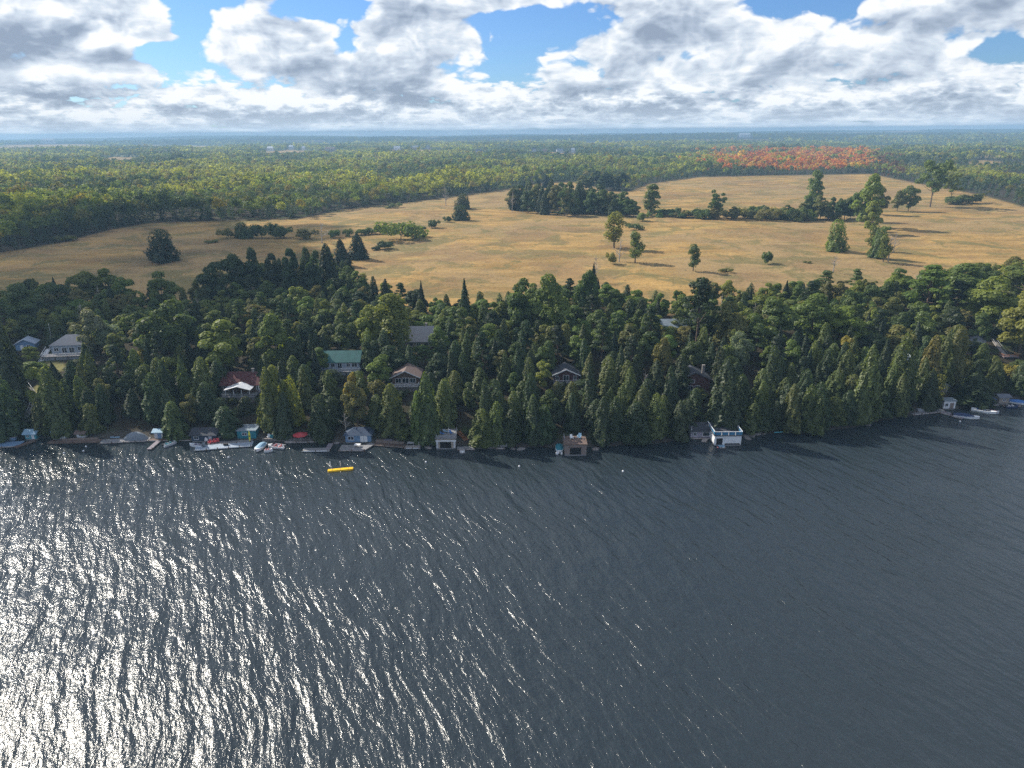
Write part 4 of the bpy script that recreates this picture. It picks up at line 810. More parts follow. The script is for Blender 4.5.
# swim raft and its two white poles
x, y = at_z(340.5, 469.5, .3); r = thing('swim_mat', 'long yellow floating swim mat out on the lake', 'swim mat', (x, y, .18), R(11)); mb = MB()
mb.prism([(-3.6, -.65), (3.6, -.65), (3.8, 0), (3.6, .65), (-3.6, .65), (-3.8, 0)], 'z', -.3, .32); mb.build('mat', M['yellow'], r)
for q in (-2.4, 0, 2.4): MB().box(q-.05, q+.05, -.72, .72, .325, .35).build('strap', M['orange'], r)
def post(name, label, cat, px, py, h_, m, z=0, rr_=.07, ball=False):
    if z is None: x, y, z = hit(px, py)
    else: x, y = at_z(px, py, z)
    r = thing(name, label, cat, (x, y, z)); MB().tube((0, 0, -1), (0, 0, h_), rr_, n=8).build('pole', M[m], r)
    c = MB(); n = 8; q_ = rr_*1.8; c.loft([[(math.cos(t)*q_*f, math.sin(t)*q_*f, h_+zz*q_) for t in np.arange(n)*math.pi/4] for zz, f in ((-.9, .3), (-.5, .85), (0, 1), (.5, .85), (.95, .2))]); c.build('cap', M[m], r)
post('marker_pole', 'white marker pole at the near end of the yellow mat', 'pole', 330.5, 467, 1.6, 'chairwhite', rr_=.11)
post('marker_pole', 'thin white marker pole behind the yellow mat', 'pole', 340.5, 466, 1.5, 'chairwhite', rr_=.09)
post('flagpole', 'tall pale flagpole rising beside the white cottage', 'flagpole', 53, 344, 8.5, 'metal', None, .09); keep(47, 320, 55, 336, *hit(53, 344)[:2])
post('lamp_post', 'white post lamp at the east end of the stone-faced dock', 'lamp post', 419, 446.5, 1.6, 'chairwhite', .5, .08)
post('flagpole', 'white pole beside the closed parasol of the lilac boathouse', 'pole', 690.5, 433, 4.0, 'chairwhite', .5, .08)
BU = [(519.3, 466.3, 'single white buoy off the small grey dock'), (623, 471.3, 'single white buoy off the peach boathouse'), (64, 453, 'white buoy off the low brown dock'), (83.5, 451, 'white buoy off the little pump shed'), (228.5, 457.3, 'white buoy off the long grey dock'),
      (426, 462, 'white buoy off the pale floating dock'), (692, 634/1.0-175, 'white buoy off the lilac boathouse'), (717.6, 446.6+1, 'pinkish buoy beside the teal swim platform'), (86, 446.6, 'tiny buoy between the brown dock and pump-shed buoy'), (960, 421.5, 'white buoy near the angled eastern pier')]
for px, py, lb in BU[:6]+BU[7:]:
    x, y = at_z(px, py, .1); s_ = .32; c = MB(); c.loft([[(math.cos(t)*s_*f, math.sin(t)*s_*f, zz*s_) for t in np.arange(10)*math.pi/5] for zz, f in ((-.95, .2), (-.5, .85), (0, 1), (.5, .86), (.85, .5), (1.0, .15), (1.25, .12))])
    tag(c.build('mooring_buoy', M['pink' if 'pink' in lb else 'chairwhite'], None, (x, y, .12), smooth=True), lb, 'buoy', 'small mooring buoys')
def box_thing(name, label, cat, px, py, w, d, h_, m, z=.52, lid=None):
    x, y = at_z(px, py, z); r = thing(name, label, cat, (x, y, z)); MB().box(-w/2, w/2, 0, d, 0, h_).build('body', M[m], r); MB().box(-w/2-.06, w/2+.06, -.06, d+.06, h_+.002, h_+.12).build('lid', M[lid or m], r)
box_thing('storage_box', 'blue storage box on the faded blue dock', 'storage box', 12, 440.5, 2.0, 1.0, .9, 'bluewall', lid='lilac')
box_thing('storage_box', 'dark square box in the middle of the long grey dock', 'storage box', 225.5, 445.6, 1.4, .8, .5, 'black')
box_thing('storage_box', 'teal deck box by the wall behind the coral runabout', 'storage box', 273, 438.4, 1.9, .9, .9, 'teal', z=.8)
box_thing('storage_box', 'grey deck box on the stone-faced dock', 'storage box', 388, 442.5, 2.6, 1.1, .7, 'greywall', lid='lilac')
box_thing('storage_box', 'grey deck box on the long eastern pier', 'storage box', 921, 411.5, 2.4, 1.0, .8, 'greywall')
# boat trailers/cars and lattice glimpsed near the white cottage yard

print('t objects', time.time()-T0)
# ------------------------------------------------------------------ trees of the fields, one by one: (kind, px, base py, top py, tint, width px or None, label)
FIELD = [
 ('juniper_tree', 164, 261, 234, SPR, 25, 'big dark rounded evergreen standing alone in the western field'),
 ('shrub', 227, 238, 229, OL, 10, 'bare grey bush at the western end of the field shrub row'), ('juniper_tree', 243, 238, 224, CED, 14, 'dark broad cedar in the field shrub row'),
 ('shrub', 262, 238, 224, CED, 16, 'leaning dark bush beside the broad cedar in the field row'), ('shrub', 280, 238, 226, MD, 16, 'round mid-green bush in the middle of the field row'), ('shrub', 305, 239, 229, OL, 16, 'flat olive bush toward the bare tree of the field row'),
 ('dead_tree', 322, 243, 221, OL, 16, 'thin bare tree ending the field shrub row'), ('shrub', 335, 238, 230, MD, 9, 'small bush just past the bare tree of the field row'),
 ('shrub', 68, 241, 236, OL, 12, 'low pale bush at the western forest edge'), ('shrub', 211, 243, 240, OL, 10, 'tiny dark scrub patch in the western field'),
 ('juniper_tree', 463, 209, 195, CED, 14, 'upper of two dark round cedars in the middle field'), ('juniper_tree', 461, 220, 206, CED, 14, 'lower of two dark round cedars in the middle field'),
 ('shrub', 448, 222, 216, CED, 7, 'small dark bush below the two round cedars'), ('shrub', 432, 228, 219, CED, 10, 'dark lopsided bush in the middle field'), ('shrub', 420, 231, 226, DK, 7, 'small dark bush above the broad olive bush'),
 ('shrub', 401, 240, 221, GR, 24, 'broad olive bush in the middle field'), ('cedar_tree', 359, 259, 235, SPR, 17, 'dark pointed cedar at the field edge with long shadow'), ('cedar_tree', 343, 266, 241, SPR, 15, 'dark pointed cedar beside the field-edge copse'),
 ('shrub', 362, 235, 229, MD, 12, 'first green clump of the short hedge in the field'), ('shrub', 373, 234, 227, MD, 12, 'middle green clump of the short hedge in the field'), ('shrub', 380, 234, 225, MD, 9, 'end clump of the short hedge in the field'),
 ('shrub', 385, 249, 241, DK, 13, 'low dark scrub below the broad olive bush'), ('shrub', 376, 250, 246, DK, 8, 'tiny scrub beside the low dark scrub'), ('shrub', 348, 236, 229, MD, 7, 'small bush west of the short hedge'),
 ('shrub', 395, 208, 203, MD, 9, 'low green bush before the dark forest edge'), ('dead_tree', 446, 206, 186, OL, 10, 'thin brownish bare tree at the middle forest edge'),
 ('cedar_tree', 524, 190, 182, SPR, 5, 'small dark cedar west in the gap behind the copse'), ('cedar_tree', 538, 189, 180, SPR, 6, 'middle dark cedar in the gap behind the copse'), ('cedar_tree', 546, 188, 176, SPR, 8, 'taller dark cedar in the gap behind the copse'),
 ('poplar_tree', 650, 216, 187, GR, 15, 'bright green lone tree just east of the copse'), ('shrub', 641, 221, 212, GR, 9, 'small bright bush beside the lone green tree'),
 ('elm_tree', 715, 219, 195, MD, 18, 'umbrella-shaped small elm above the hedgerow'), ('dead_tree', 734, 219, 204, OL, 7, 'thin bare stem in the hedgerow'),
 ('poplar_tree', 812, 212, 177, GR, 13, 'tall pale poplar rising above the dark hedgerow clump'),
 ('elm_tree', 930, 207, 169, GR, 30, 'large spreading elm on the field rise'), ('elm_tree', 950, 203, 178, YG, 16, 'narrow yellowish elm next to the large spreading elm'),
 ('shrub', 953, 204, 197, MD, 16, 'low bush at the foot of the narrow elm'), ('shrub', 969, 203, 195, OL, 16, 'olive bush between the elms and eastern woods'), ('broadleaf_tree', 908, 211, 190, GR, 15, 'round bushy tree east of the leaning tree cluster'), ('broadleaf_tree', 897, 211, 194, OL, 11, 'smaller pale tree beside the round bushy tree'),
 ('broadleaf_tree', 865, 228, 183, YG, 22, 'tallest pale tree of the leaning cluster in the field'), ('broadleaf_tree', 879, 215, 192, OL, 15, 'dark round tree at the back of the leaning cluster'), ('broadleaf_tree', 857, 222, 194, GR, 16, 'green tree on the western side of the leaning cluster'),
 ('broadleaf_tree', 870, 234, 206, YG, 16, 'lower green tree of the leaning cluster'), ('juniper_tree', 877, 258, 233, MD, 13, 'dark upright cedar below the leaning cluster'), ('sapling', 872, 250, 230, GR, 10, 'thin green tree between cluster and dark upright cedar'),
 ('sapling', 883, 262, 240, GR, 9, 'small green tree touching the dark upright cedar'), ('dead_tree', 888, 262, 236, SV, 13, 'silvery bare tree beside the dark upright cedar'), ('dead_tree', 893, 253, 232, SV, 9, 'fainter bare tree at the edge of the cedar clump'), ('shrub', 886, 232, 226, GR, 7, 'tiny bush beneath the leaning cluster'),
 ('juniper_tree', 835, 251, 224, GR, 17, 'stout two-toned cedar alone in the eastern field'), ('dead_tree', 842, 252, 240, SV, 5, 'dead stem beside the stout two-toned cedar'),
 ('shrub', 767, 264, 252, MD, 8, 'small pointed bush alone in the open field'), ('shrub', 726, 272, 268, OL, 8, 'flat dark tuft near the thin field tree'), ('shrub', 808, 263, 261, OL, 6, 'tiny tuft in the golden field'),
 ('sapling', 693, 271, 247, MD, 10, 'thin tree alone with a long shadow in the golden field'), ('dead_tree', 833, 273, 254, SV, 12, 'bare bush at the lower edge of the eastern field'),
 ('sapling', 614, 248, 216, YG, 16, 'tall thin ragged tree in the golden field east of the copse'), ('dead_tree', 619, 262, 236, SV, 14, 'pale leaning dead tree below the ragged tree'), ('shrub', 612, 264, 252, YG, 9, 'yellowish bush at the foot of the pale dead tree'), ('sapling', 635, 263, 234, GR, 13, 'leafy slender green tree with shadow beside the pale dead tree'),
 ('shrub', 634, 230, 223, MD, 9, 'small round bush above the slender green tree'), ('dead_tree', 595, 282, 252, SV, 12, 'dead branched tree at the lower field edge'), ('shrub', 559, 214, 211, MD, 9, 'low bush in front of the copse'),
 ('sapling', 363, 288, 274, YG, 8, 'small yellowish tree by the field edge below the dark cedars'), ('dead_tree', 512, 212, 190, OL, 9, 'bare brown tree at the western tip of the copse'),
]
for kind, px, pb, pt, tint, wpx, lb in FIELD:
    x, y, z = hit(px, pb); dist = math.hypot(x, y, CAMZ-z)
    h_ = max(.8, (pb-pt)*dist/FPX/1.0)*1.04; w_ = wpx*dist/FPX*1.08 if wpx else None
    e = plant(kind, x, y, h_, jit(tint, .1), w_, tilt=(0, R(-22), 0) if 'leaning dead' in lb else None)
    tag(e, lb, {'shrub': 'bush'}.get(kind, 'tree'), 'trees and bushes of the open field'); TREES.pop()
# the copse: an island of trees in the field
cop = []
for k in range(46):
    f = k/45; px = 513+120*f+random.uniform(-2, 2); q = random.random()
    pb = 213+4*min(1, f*3)-q*11*(.4+.6*math.sin(math.pi*min(1, f*1.1)))
    top = 20+9*math.sin(math.pi*min(1, .15+f*.9))
    cop.append((px, pb, top*random.uniform(.72, 1.0)))
cop.sort(key=lambda c: c[0])
ORD = ['first', 'second', 'third', 'fourth', 'fifth', 'sixth', 'seventh', 'eighth', 'ninth', 'tenth', 'eleventh', 'twelfth', 'thirteenth', 'fourteenth', 'fifteenth', 'sixteenth', 'seventeenth', 'eighteenth', 'nineteenth', 'twentieth',
       'twenty-first', 'twenty-second', 'twenty-third', 'twenty-fourth', 'twenty-fifth', 'twenty-sixth', 'twenty-seventh', 'twenty-eighth', 'twenty-ninth', 'thirtieth']
PLACED = []     # (empty, kind, tone, x, y, group, category, landmark list)
COP_LM = [('the bare brown tree', *hit(512, 212)[:2]), ('the bright green lone tree', *hit(650, 216)[:2]), ('the low front bush', *hit(559, 214)[:2]), ('the two round cedars', *hit(462, 214)[:2]), ('the ragged field tree', *hit(614, 248)[:2]), ('the gap behind the copse', *hit(545, 186)[:2])]
def tone(t): b_ = t[1]; return 'dark' if b_ < .1 else ('mid-green' if b_ < .138 else ('light green' if t[0] < .2 else 'yellowish'))
for px, pb, hp in cop:
    x, y, z = hit(px, pb); dist = math.hypot(x, y, CAMZ-z); kd = random.choice(['cedar_tree', 'cedar_tree', 'broadleaf_tree', 'maple_tree', 'broadleaf_tree'])
    tn = jit(CED if 'cedar' in kd else (SPR if 'spruce' in kd else random.choice([MD, OL, GR]))); e = plant(kd, x, y, hp*dist/FPX, tn, (8 if 'cedar' in kd else 11)*dist/FPX*1.4); TREES.pop()
    PLACED.append((e, kd, tone(tn), x, y, 'trees of the dark copse in the field', 'tree', COP_LM, 'in the copse'))
# hedgerows of the field
HEDGE = [((657, 216), (712, 219), 13, (5, 10), MD), ((716, 219), (764, 219), 12, (7, 13), OL), ((760, 219), (805, 221), 15, (7, 13), GR), ((800, 219), (851, 220), 14, (10, 22), MD), ((580, 190), (622, 190), 9, (12, 20), DK)]
HL = [('the bright green lone tree', *hit(650, 216)[:2]), ('the umbrella-shaped elm', *hit(715, 219)[:2]), ('the tall pale poplar', *hit(812, 212)[:2]), ('the leaning tree cluster', *hit(862, 222)[:2]), ('the large spreading elm', *hit(930, 207)[:2])]
for (p0, p1, n, hh, tc_) in HEDGE:
    for k in range(n):
        f = (k+random.uniform(-.3, .3))/max(1, n-1); px, pb = p0[0]+(p1[0]-p0[0])*f, p0[1]+(p1[1]-p0[1])*f+random.uniform(-1.5, 1)
        x, y, z = hit(px, pb); dist = math.hypot(x, y, CAMZ-z); hp = random.uniform(*hh); kd = 'shrub' if hp < 12 else 'broadleaf_tree'
        tn = jit(random.choice([tc_, tc_, MD, OL])); e = plant(kd, x, y, hp*dist/FPX, tn, random.uniform(8, 13)*dist/FPX*1.15); TREES.pop()
        PLACED.append((e, kd, tone(tn), x, y, 'hedgerow trees and bushes between the fields', 'bush' if kd == 'shrub' else 'tree', HL, 'in the hedgerow'))

# ------------------------------------------------------------------ the wooded shore
def blocked(x, y, z, h_, wid):
    """height a tree here may have without hiding a building, or 0"""
    for k in range(2):
        px, pb = proj(x, y, z); d = math.hypot(x, y); wpx = wid/2*FPX/math.hypot(d, CAMZ)*.85
        _, pt = proj(x, y, z+h_)
        for (a, b_, c, e_, dd) in VIS:
            if px+wpx > a and px-wpx < c and d < dd+2.0:
                if pt < e_ and pb > b_:
                    _, p1 = proj(x, y, z+h_/2)
                    if pb <= e_+2: return 0
                    h_ = h_*(pb-e_)/max(1, pb-pt)
            elif px+wpx*.5 > a and px-wpx*.5 < c and dd <= d < dd+11 and pb < e_+4 and pb > b_-8: return 0
    return h_
HERO = [('maple_tree', 226, 374, 318, YG, 42), ('poplar_tree', 393, 354, 292, YG, 34), ('broadleaf_tree', 371, 352, 305, YG, 26), ('broadleaf_tree', 94, 354, 309, SV, 26), ('broadleaf_tree', 112, 352, 322, SV, 24), ('maple_tree', 150, 366, 335, YE, 24), ('broadleaf_tree', 278, 368, 312, GR, 32),
        ('maple_tree', 48, 414, 366, YG, 24), ('cedar_tree', 62, 436, 366, CED2, 24), ('broadleaf_tree', 172, 362, 300, MD, 44), ('maple_tree', 281, 424, 362, YG, 22), ('cedar_tree', 297, 424, 374, YG, 17), ('cedar_tree', 272, 430, 366, CED2, 20), ('broadleaf_tree', 358, 425, 378, OL, 24), ('maple_tree', 352, 412, 372, YE, 16),
        ('cedar_tree', 395, 432, 382, CED2, 26), ('cedar_tree', 430, 442, 372, CED2, 24), ('cedar_tree', 418, 442, 390, GR, 14), ('spruce_tree', 466, 330, 278, DK, 18), ('spruce_tree', 422, 318, 280, SPR, 12), ('cedar_tree', 376, 310, 276, SPR, 10), ('cedar_tree', 386, 310, 278, SPR, 11),
        ('broadleaf_tree', 548, 338, 272, GR, 36), ('broadleaf_tree', 520, 334, 278, MD, 30), ('spruce_tree', 592, 312, 262, DK, 16), ('broadleaf_tree', 585, 316, 268, MD, 20), ('pine_tree', 696, 346, 276, DK, 34), ('broadleaf_tree', 725, 352, 300, OL, 34), ('broadleaf_tree', 738, 372, 330, SV, 24),
        ('cedar_tree', 893, 398, 330, CED2, 20), ('cedar_tree', 925, 388, 334, OL, 17), ('cedar_tree', 941, 384, 332, CED2, 16), ('cedar_tree', 951, 384, 326, OL, 17), ('cedar_tree', 862, 424, 344, CED2, 22), ('broadleaf_tree', 1019, 352, 288, YG, 40), ('broadleaf_tree', 985, 330, 276, YG, 36), ('broadleaf_tree', 1022, 300, 258, GR, 36),
        ('broadleaf_tree', 955, 310, 262, GR, 40), ('pine_tree', 925, 318, 264, GR, 36), ('broadleaf_tree', 811, 345, 292, GR, 40), ('broadleaf_tree', 770, 350, 296, GR, 36), ('broadleaf_tree', 838, 350, 306, YG, 36), ('cedar_tree', 724, 434, 356, CED, 30), ('dead_tree', 645, 400, 366, SV, 14), ('dead_tree', 346, 432, 408, SV, 14), ('dead_tree', 461, 336, 300, SV, 14),
        ('cedar_tree', 15, 400, 312, CED, 22), ('cedar_tree', 8, 440, 372, CED, 24), ('broadleaf_tree', 108, 300, 268, GR, 24), ('broadleaf_tree', 88, 304, 270, GR, 26), ('broadleaf_tree', 128, 306, 276, GR, 20), ('maple_tree', 58, 312, 282, MD, 26), ('broadleaf_tree', 25, 322, 282, MD, 36),
        ('broadleaf_tree', 258, 296, 246, DK, 20), ('broadleaf_tree', 238, 298, 252, DK, 26), ('broadleaf_tree', 215, 306, 262, DK, 30), ('broadleaf_tree', 275, 296, 252, DK, 18), ('broadleaf_tree', 296, 298, 247, DK, 20), ('cedar_tree', 310, 296, 246, CED, 18), ('cedar_tree', 330, 294, 243, SPR, 18), ('broadleaf_tree', 318, 300, 250, DK, 18), ('broadleaf_tree', 165, 312, 270, GR, 28), ('maple_tree', 300, 316, 286, YG, 22),
        ('cedar_tree', 1008, 425, 372, CED, 30), ('sapling', 935, 404, 375, YG, 10), ('maple_tree', 905, 402, 374, GR, 22), ('shrub', 988, 362, 352, YG, 12), ('shrub', 1010, 378, 364, YE, 14), ('shrub', 1020, 388, 372, YE, 12), ('maple_tree', 843, 372, 336, YE, 16), ('maple_tree', 700, 318, 290, YG, 16), ('maple_tree', 647, 318, 298, GR, 14), ('maple_tree', 662, 318, 300, YG, 11)]
occ = {}
def near(x, y, rad):
    cx_, cy_ = int(x//8), int(y//8)
    for a in range(-1, 2):
        for b_ in range(-1, 2):
            for (xx, yy, r2) in occ.get((cx_+a, cy_+b_), ()):
                if (xx-x)**2+(yy-y)**2 < (.5*(rad+r2))**2: return True
    return False
def put(x, y, rad): occ.setdefault((int(x//8), int(y//8)), []).append((x, y, rad))
BAND = []
for kind, px, pb, pt, tint, wpx in HERO:
    x, y, z = hit(px, pb)
    if inland(x, y) < .8: y = float(ys(x))+1.0; z = float(height(x, y))
    dist = math.hypot(x, y, CAMZ-z); lo, hi_ = 1.0, 40.0
    for _ in range(20):
        mid_ = (lo+hi_)/2; lo, hi_ = (mid_, hi_) if proj(x, y, z+mid_)[1] > pt else (lo, mid_)
    BAND.append((kind, x, y, lo, jit(tint, .06), wpx*dist/FPX*1.05)); put(x, y, wpx*dist/FPX*.8)
def cand(n, dlo, dhi, spacing, chooser):
    for _ in range(n):
        x = random.uniform(-250, 330); d = random.uniform(dlo, dhi); y = float(ys(x))+d/.96; z = float(height(x, y))
        px, py = proj(x, y, z)
        if px < -50 or px > 1074 or py < NEAR_EDGE(px): continue
        kind, h_, tint, wd = chooser(px, py, d); rad = spacing*wd
        if near(x, y, rad): continue
        if 44 < px < 62 and 360 < py < 374 or 20 < px < 44 and 378 < py < 405: continue
        h2 = blocked(x, y, z, h_, wd)
        if h2 < 2.5: continue
        if h2 < h_*.6:
            if h2 < 6: kind = 'shrub' if h2 < 4.5 else 'sapling'; wd = min(wd, h2*1.1)
            else: wd *= .8
        BAND.append((kind, x, y, h2, jit(tint), wd)); put(x, y, rad)
def sidelift(px): return np.interp(px, [0, 300, 600, 800, 1024], [.95, .92, 1.0, 1.08, 1.12])
def ch_front(px, py, d):
    if random.random() < .9: return ('cedar_tree' if d < 9 or random.random() < .6 else 'tiered_conifer_tree'), random.uniform(9.5, 17.5), random.choice([CED, CED, CED2, CED2]), random.uniform(5.6, 8.6)
    return 'broadleaf_tree', random.uniform(8, 12), random.choice([MD, DK, OL]), random.uniform(6, 8)
def ch_mid(px, py, d):
    r = random.random()
    if r < .20: return ('tiered_conifer_tree' if r < .12 else 'cedar_tree'), random.uniform(10, 15), random.choice([CED, CED2, CED]), random.uniform(5.5, 7.5)
    if r < .74: return random.choice(['broadleaf_tree', 'wide_broadleaf_tree']), random.uniform(10, 16)*sidelift(px), random.choice([MD, MD, GR, GR, DK, OL]), random.uniform(8, 12.5)
    if r < .84: return 'maple_tree', random.uniform(9, 13), random.choice([YG, GR, OL, YG]), random.uniform(6.5, 9)
    if r < .93: return 'pine_tree', random.uniform(15, 20), random.choice([DK, MD, SPR]), random.uniform(7, 9)
    return 'spruce_tree', random.uniform(12, 16), SPR, random.uniform(5.5, 7)
def ch_top(px, py, d):
    r = random.random(); lite = px > 700  # sunlit look of the right-hand crowns is put into their lighter tints
    if r < (.06 if lite else .13): return 'cedar_tree', random.uniform(9, 13), random.choice([CED, CED2]), random.uniform(4.6, 6.2)
    if r < .70: return random.choice(['broadleaf_tree', 'wide_broadleaf_tree']), random.uniform(9, 13)*sidelift(px), random.choice([GR, GR, YG, YG, OL, MD] if lite else [MD, GR, GR, DK, OL]), random.uniform(7.5, 13)
    if r < .88: return 'maple_tree', random.uniform(8, 11), random.choice([GR, YG, OL, YG]), random.uniform(6, 9)
    if r < .95: return 'pine_tree', random.uniform(13, 17), random.choice([DK, MD]), random.uniform(7, 8.5)
    return ('dead_tree' if r > .985 else 'spruce_tree'), random.uniform(10, 14), SPR, random.uniform(5, 6.5)
cand(3000, .5, 2.6, .62, ch_front)
cand(2000, 3.0, 8.0, .74, ch_front)
cand(3500, 8.0, 24, .92, ch_front)
cand(6000, 20, 60, .80, ch_mid)
cand(9000, 55, 190, .74, ch_top)
def ch_bush(px, py, d): return 'shrub', random.uniform(2.2, 4), random.choice([MD, DK, OL, GR]), random.uniform(3, 5)
cand(900, .8, 4.0, .9, ch_bush)
BAND.sort(key=lambda t: t[2])
BL_LM = [l for l in LM] + [('the sloping lawn', *hit(50, 368)[:2]), ('the field edge', *hit(640, 312)[:2]), ('the two dark field cedars', *hit(352, 266)[:2])]
for kind, x, y, h_, tn, wd in BAND:
    e = plant(kind, x, y, h_, tn, wd); d = float(inland(x, y))
    row = 'at the waterline' if d < 5.5 else ('low on the bank' if d < 24 else ('on the slope' if d < 60 else 'near the field'))
    PLACED.append((e, kind, ('tall ' if h_ > 14 else ('small ' if h_ < 8 else ''))+tone(tn), x, y, 'trees of the wooded shore', 'bush' if kind == 'shrub' else 'tree', BL_LM, row))
print('band trees', len(BAND))

print('t band', time.time()-T0)
# ------------------------------------------------------------------ farm buildings far off
FB = [(270, 151, 34, 'white', 'white', 'long white barn west in the distant farm row'), (291, 149.5, 26, 'white', 'white', 'second white barn in the distant farm row'), (303.5, 150.5, 18, 'white', 'white', 'short white barn at the end of the distant farm row'),
      (330, 151.5, 60, 'tanwall', 'tanroof', 'long low tan barn in front of the distant woods'), (397, 150.5, 36, 'white', 'white', 'long white shed in the distant clearing'), (415, 150, 34, 'tanwall', 'tinroof', 'pale tan shed beside the long white shed'), (428, 149.5, 18, 'offwhite', 'tinroof', 'small pale hut at the end of the distant sheds'),
      (479, 153.5, 34, 'lilac', 'greyroof', 'grey distant building alone among the woods'), (534, 152, 20, 'white', 'greyroof', 'tall white farmhouse of the distant hamlet'), (545, 153.5, 30, 'tanwall', 'tanroof', 'brown-roofed barn beside the tall farmhouse'), (560, 153, 40, 'offwhite', 'tinroof', 'long pale barn in the distant hamlet'), (573, 152.3, 20, 'white', 'white', 'end barn of the distant hamlet'),
      (1003, 153, 26, 'tanwall', 'tanroof', 'tan farm building far off beyond the eastern woods'), (745, 137.6, 60, 'white', 'white', 'faint white roofs near the horizon'), (48, 143.5, 60, 'white', 'white', 'faint white farm buildings far in the west')]
FBR = []
for px, pb, w, wall, roof, lb in FB:
    x, y, z = hit(px, pb, 16000); dist = math.hypot(x, y); w2 = w*dist/2900*.62; d_ = w2*.4; hh = max(6, dist*.0036); rz = random.uniform(-.3, .3)
    r = thing('farm_building', lb, 'farm building', (x, y, z), rz, 'farm buildings far beyond the woods')
    b2 = MB().box(-w2/2, w2/2, 0, d_, -2, hh)
    for sg in (-1, 1): b2.prism([(0, hh), (d_/2, hh*1.5-.05), (d_, hh)], 'x', sg*(w2/2-.2), sg*w2/2)
    b2.build('wall', M[wall], r); gable(w2, d_, hh, hh*.5, 'x', .6, .3).build('roof', M[roof], r)
    for k in range(3): window(r, -w2*.3+w2*.3*k, hh*.35, w2*.08, hh*.3, 'offwhite')
    FBR.append((px-w2/2*FPX/dist*1.5-1, px+w2/2*FPX/dist*1.5+1, pb-1.5, pb+5.5))

# ------------------------------------------------------------------ woods beyond the field: more trees than anybody could count
def tri_proto(seed, n, con):
    rr = np.random.default_rng(seed)
    if con:
        t = rr.beta(1, 1.5, n); a = rr.uniform(0, 6.283, n); r = .17*(1-t)**.7*rr.uniform(.7, 1.1, n)*np.minimum(1, .5+t*5); p = np.stack([np.cos(a)*r, np.sin(a)*r, .05+.93*t], 1); nr_ = np.stack([np.cos(a), np.sin(a), np.full(n, .4)], 1)
        size = 1.25*math.sqrt(.55/n)*(1-.4*t)
    else:
        k = 9; cs = rr.normal(size=(k, 3)); cs /= np.linalg.norm(cs, axis=1, keepdims=True); cs[:, 2] = np.abs(cs[:, 2])-.2; cs = cs*np.array((.2, .2, .22))+np.array((0, 0, .6)); d = dirs(n, rr, -.3); n = len(d); pk = rr.integers(0, k, n)
        p = cs[pk]+d*(.17*rr.uniform(.8, 1.1, n))[:, None]; nr_ = d; size = np.full(n, 1.35*math.sqrt(.8/n)); p[:, 2] /= p[:, 2].max()*.98
    nr_ = nr_+.4*rr.normal(size=nr_.shape)+np.array((0, 0, .45)); nr_ /= np.linalg.norm(nr_, axis=1, keepdims=True); t = rr.normal(size=nr_.shape); a = np.cross(nr_, t); a /= np.linalg.norm(a, axis=1, keepdims=True); b_ = np.cross(nr_, a); s_ = size[:, None]*rr.uniform(.6, 1.25, (len(p), 1))
    return np.stack([p+a*s_*.6, p-a*s_*.35+b_*s_*.5, p-a*s_*.35-b_*s_*.5], 1)     # n,3,3
WC = np.array([DK, MD, GR, YG, YE, OL]); 
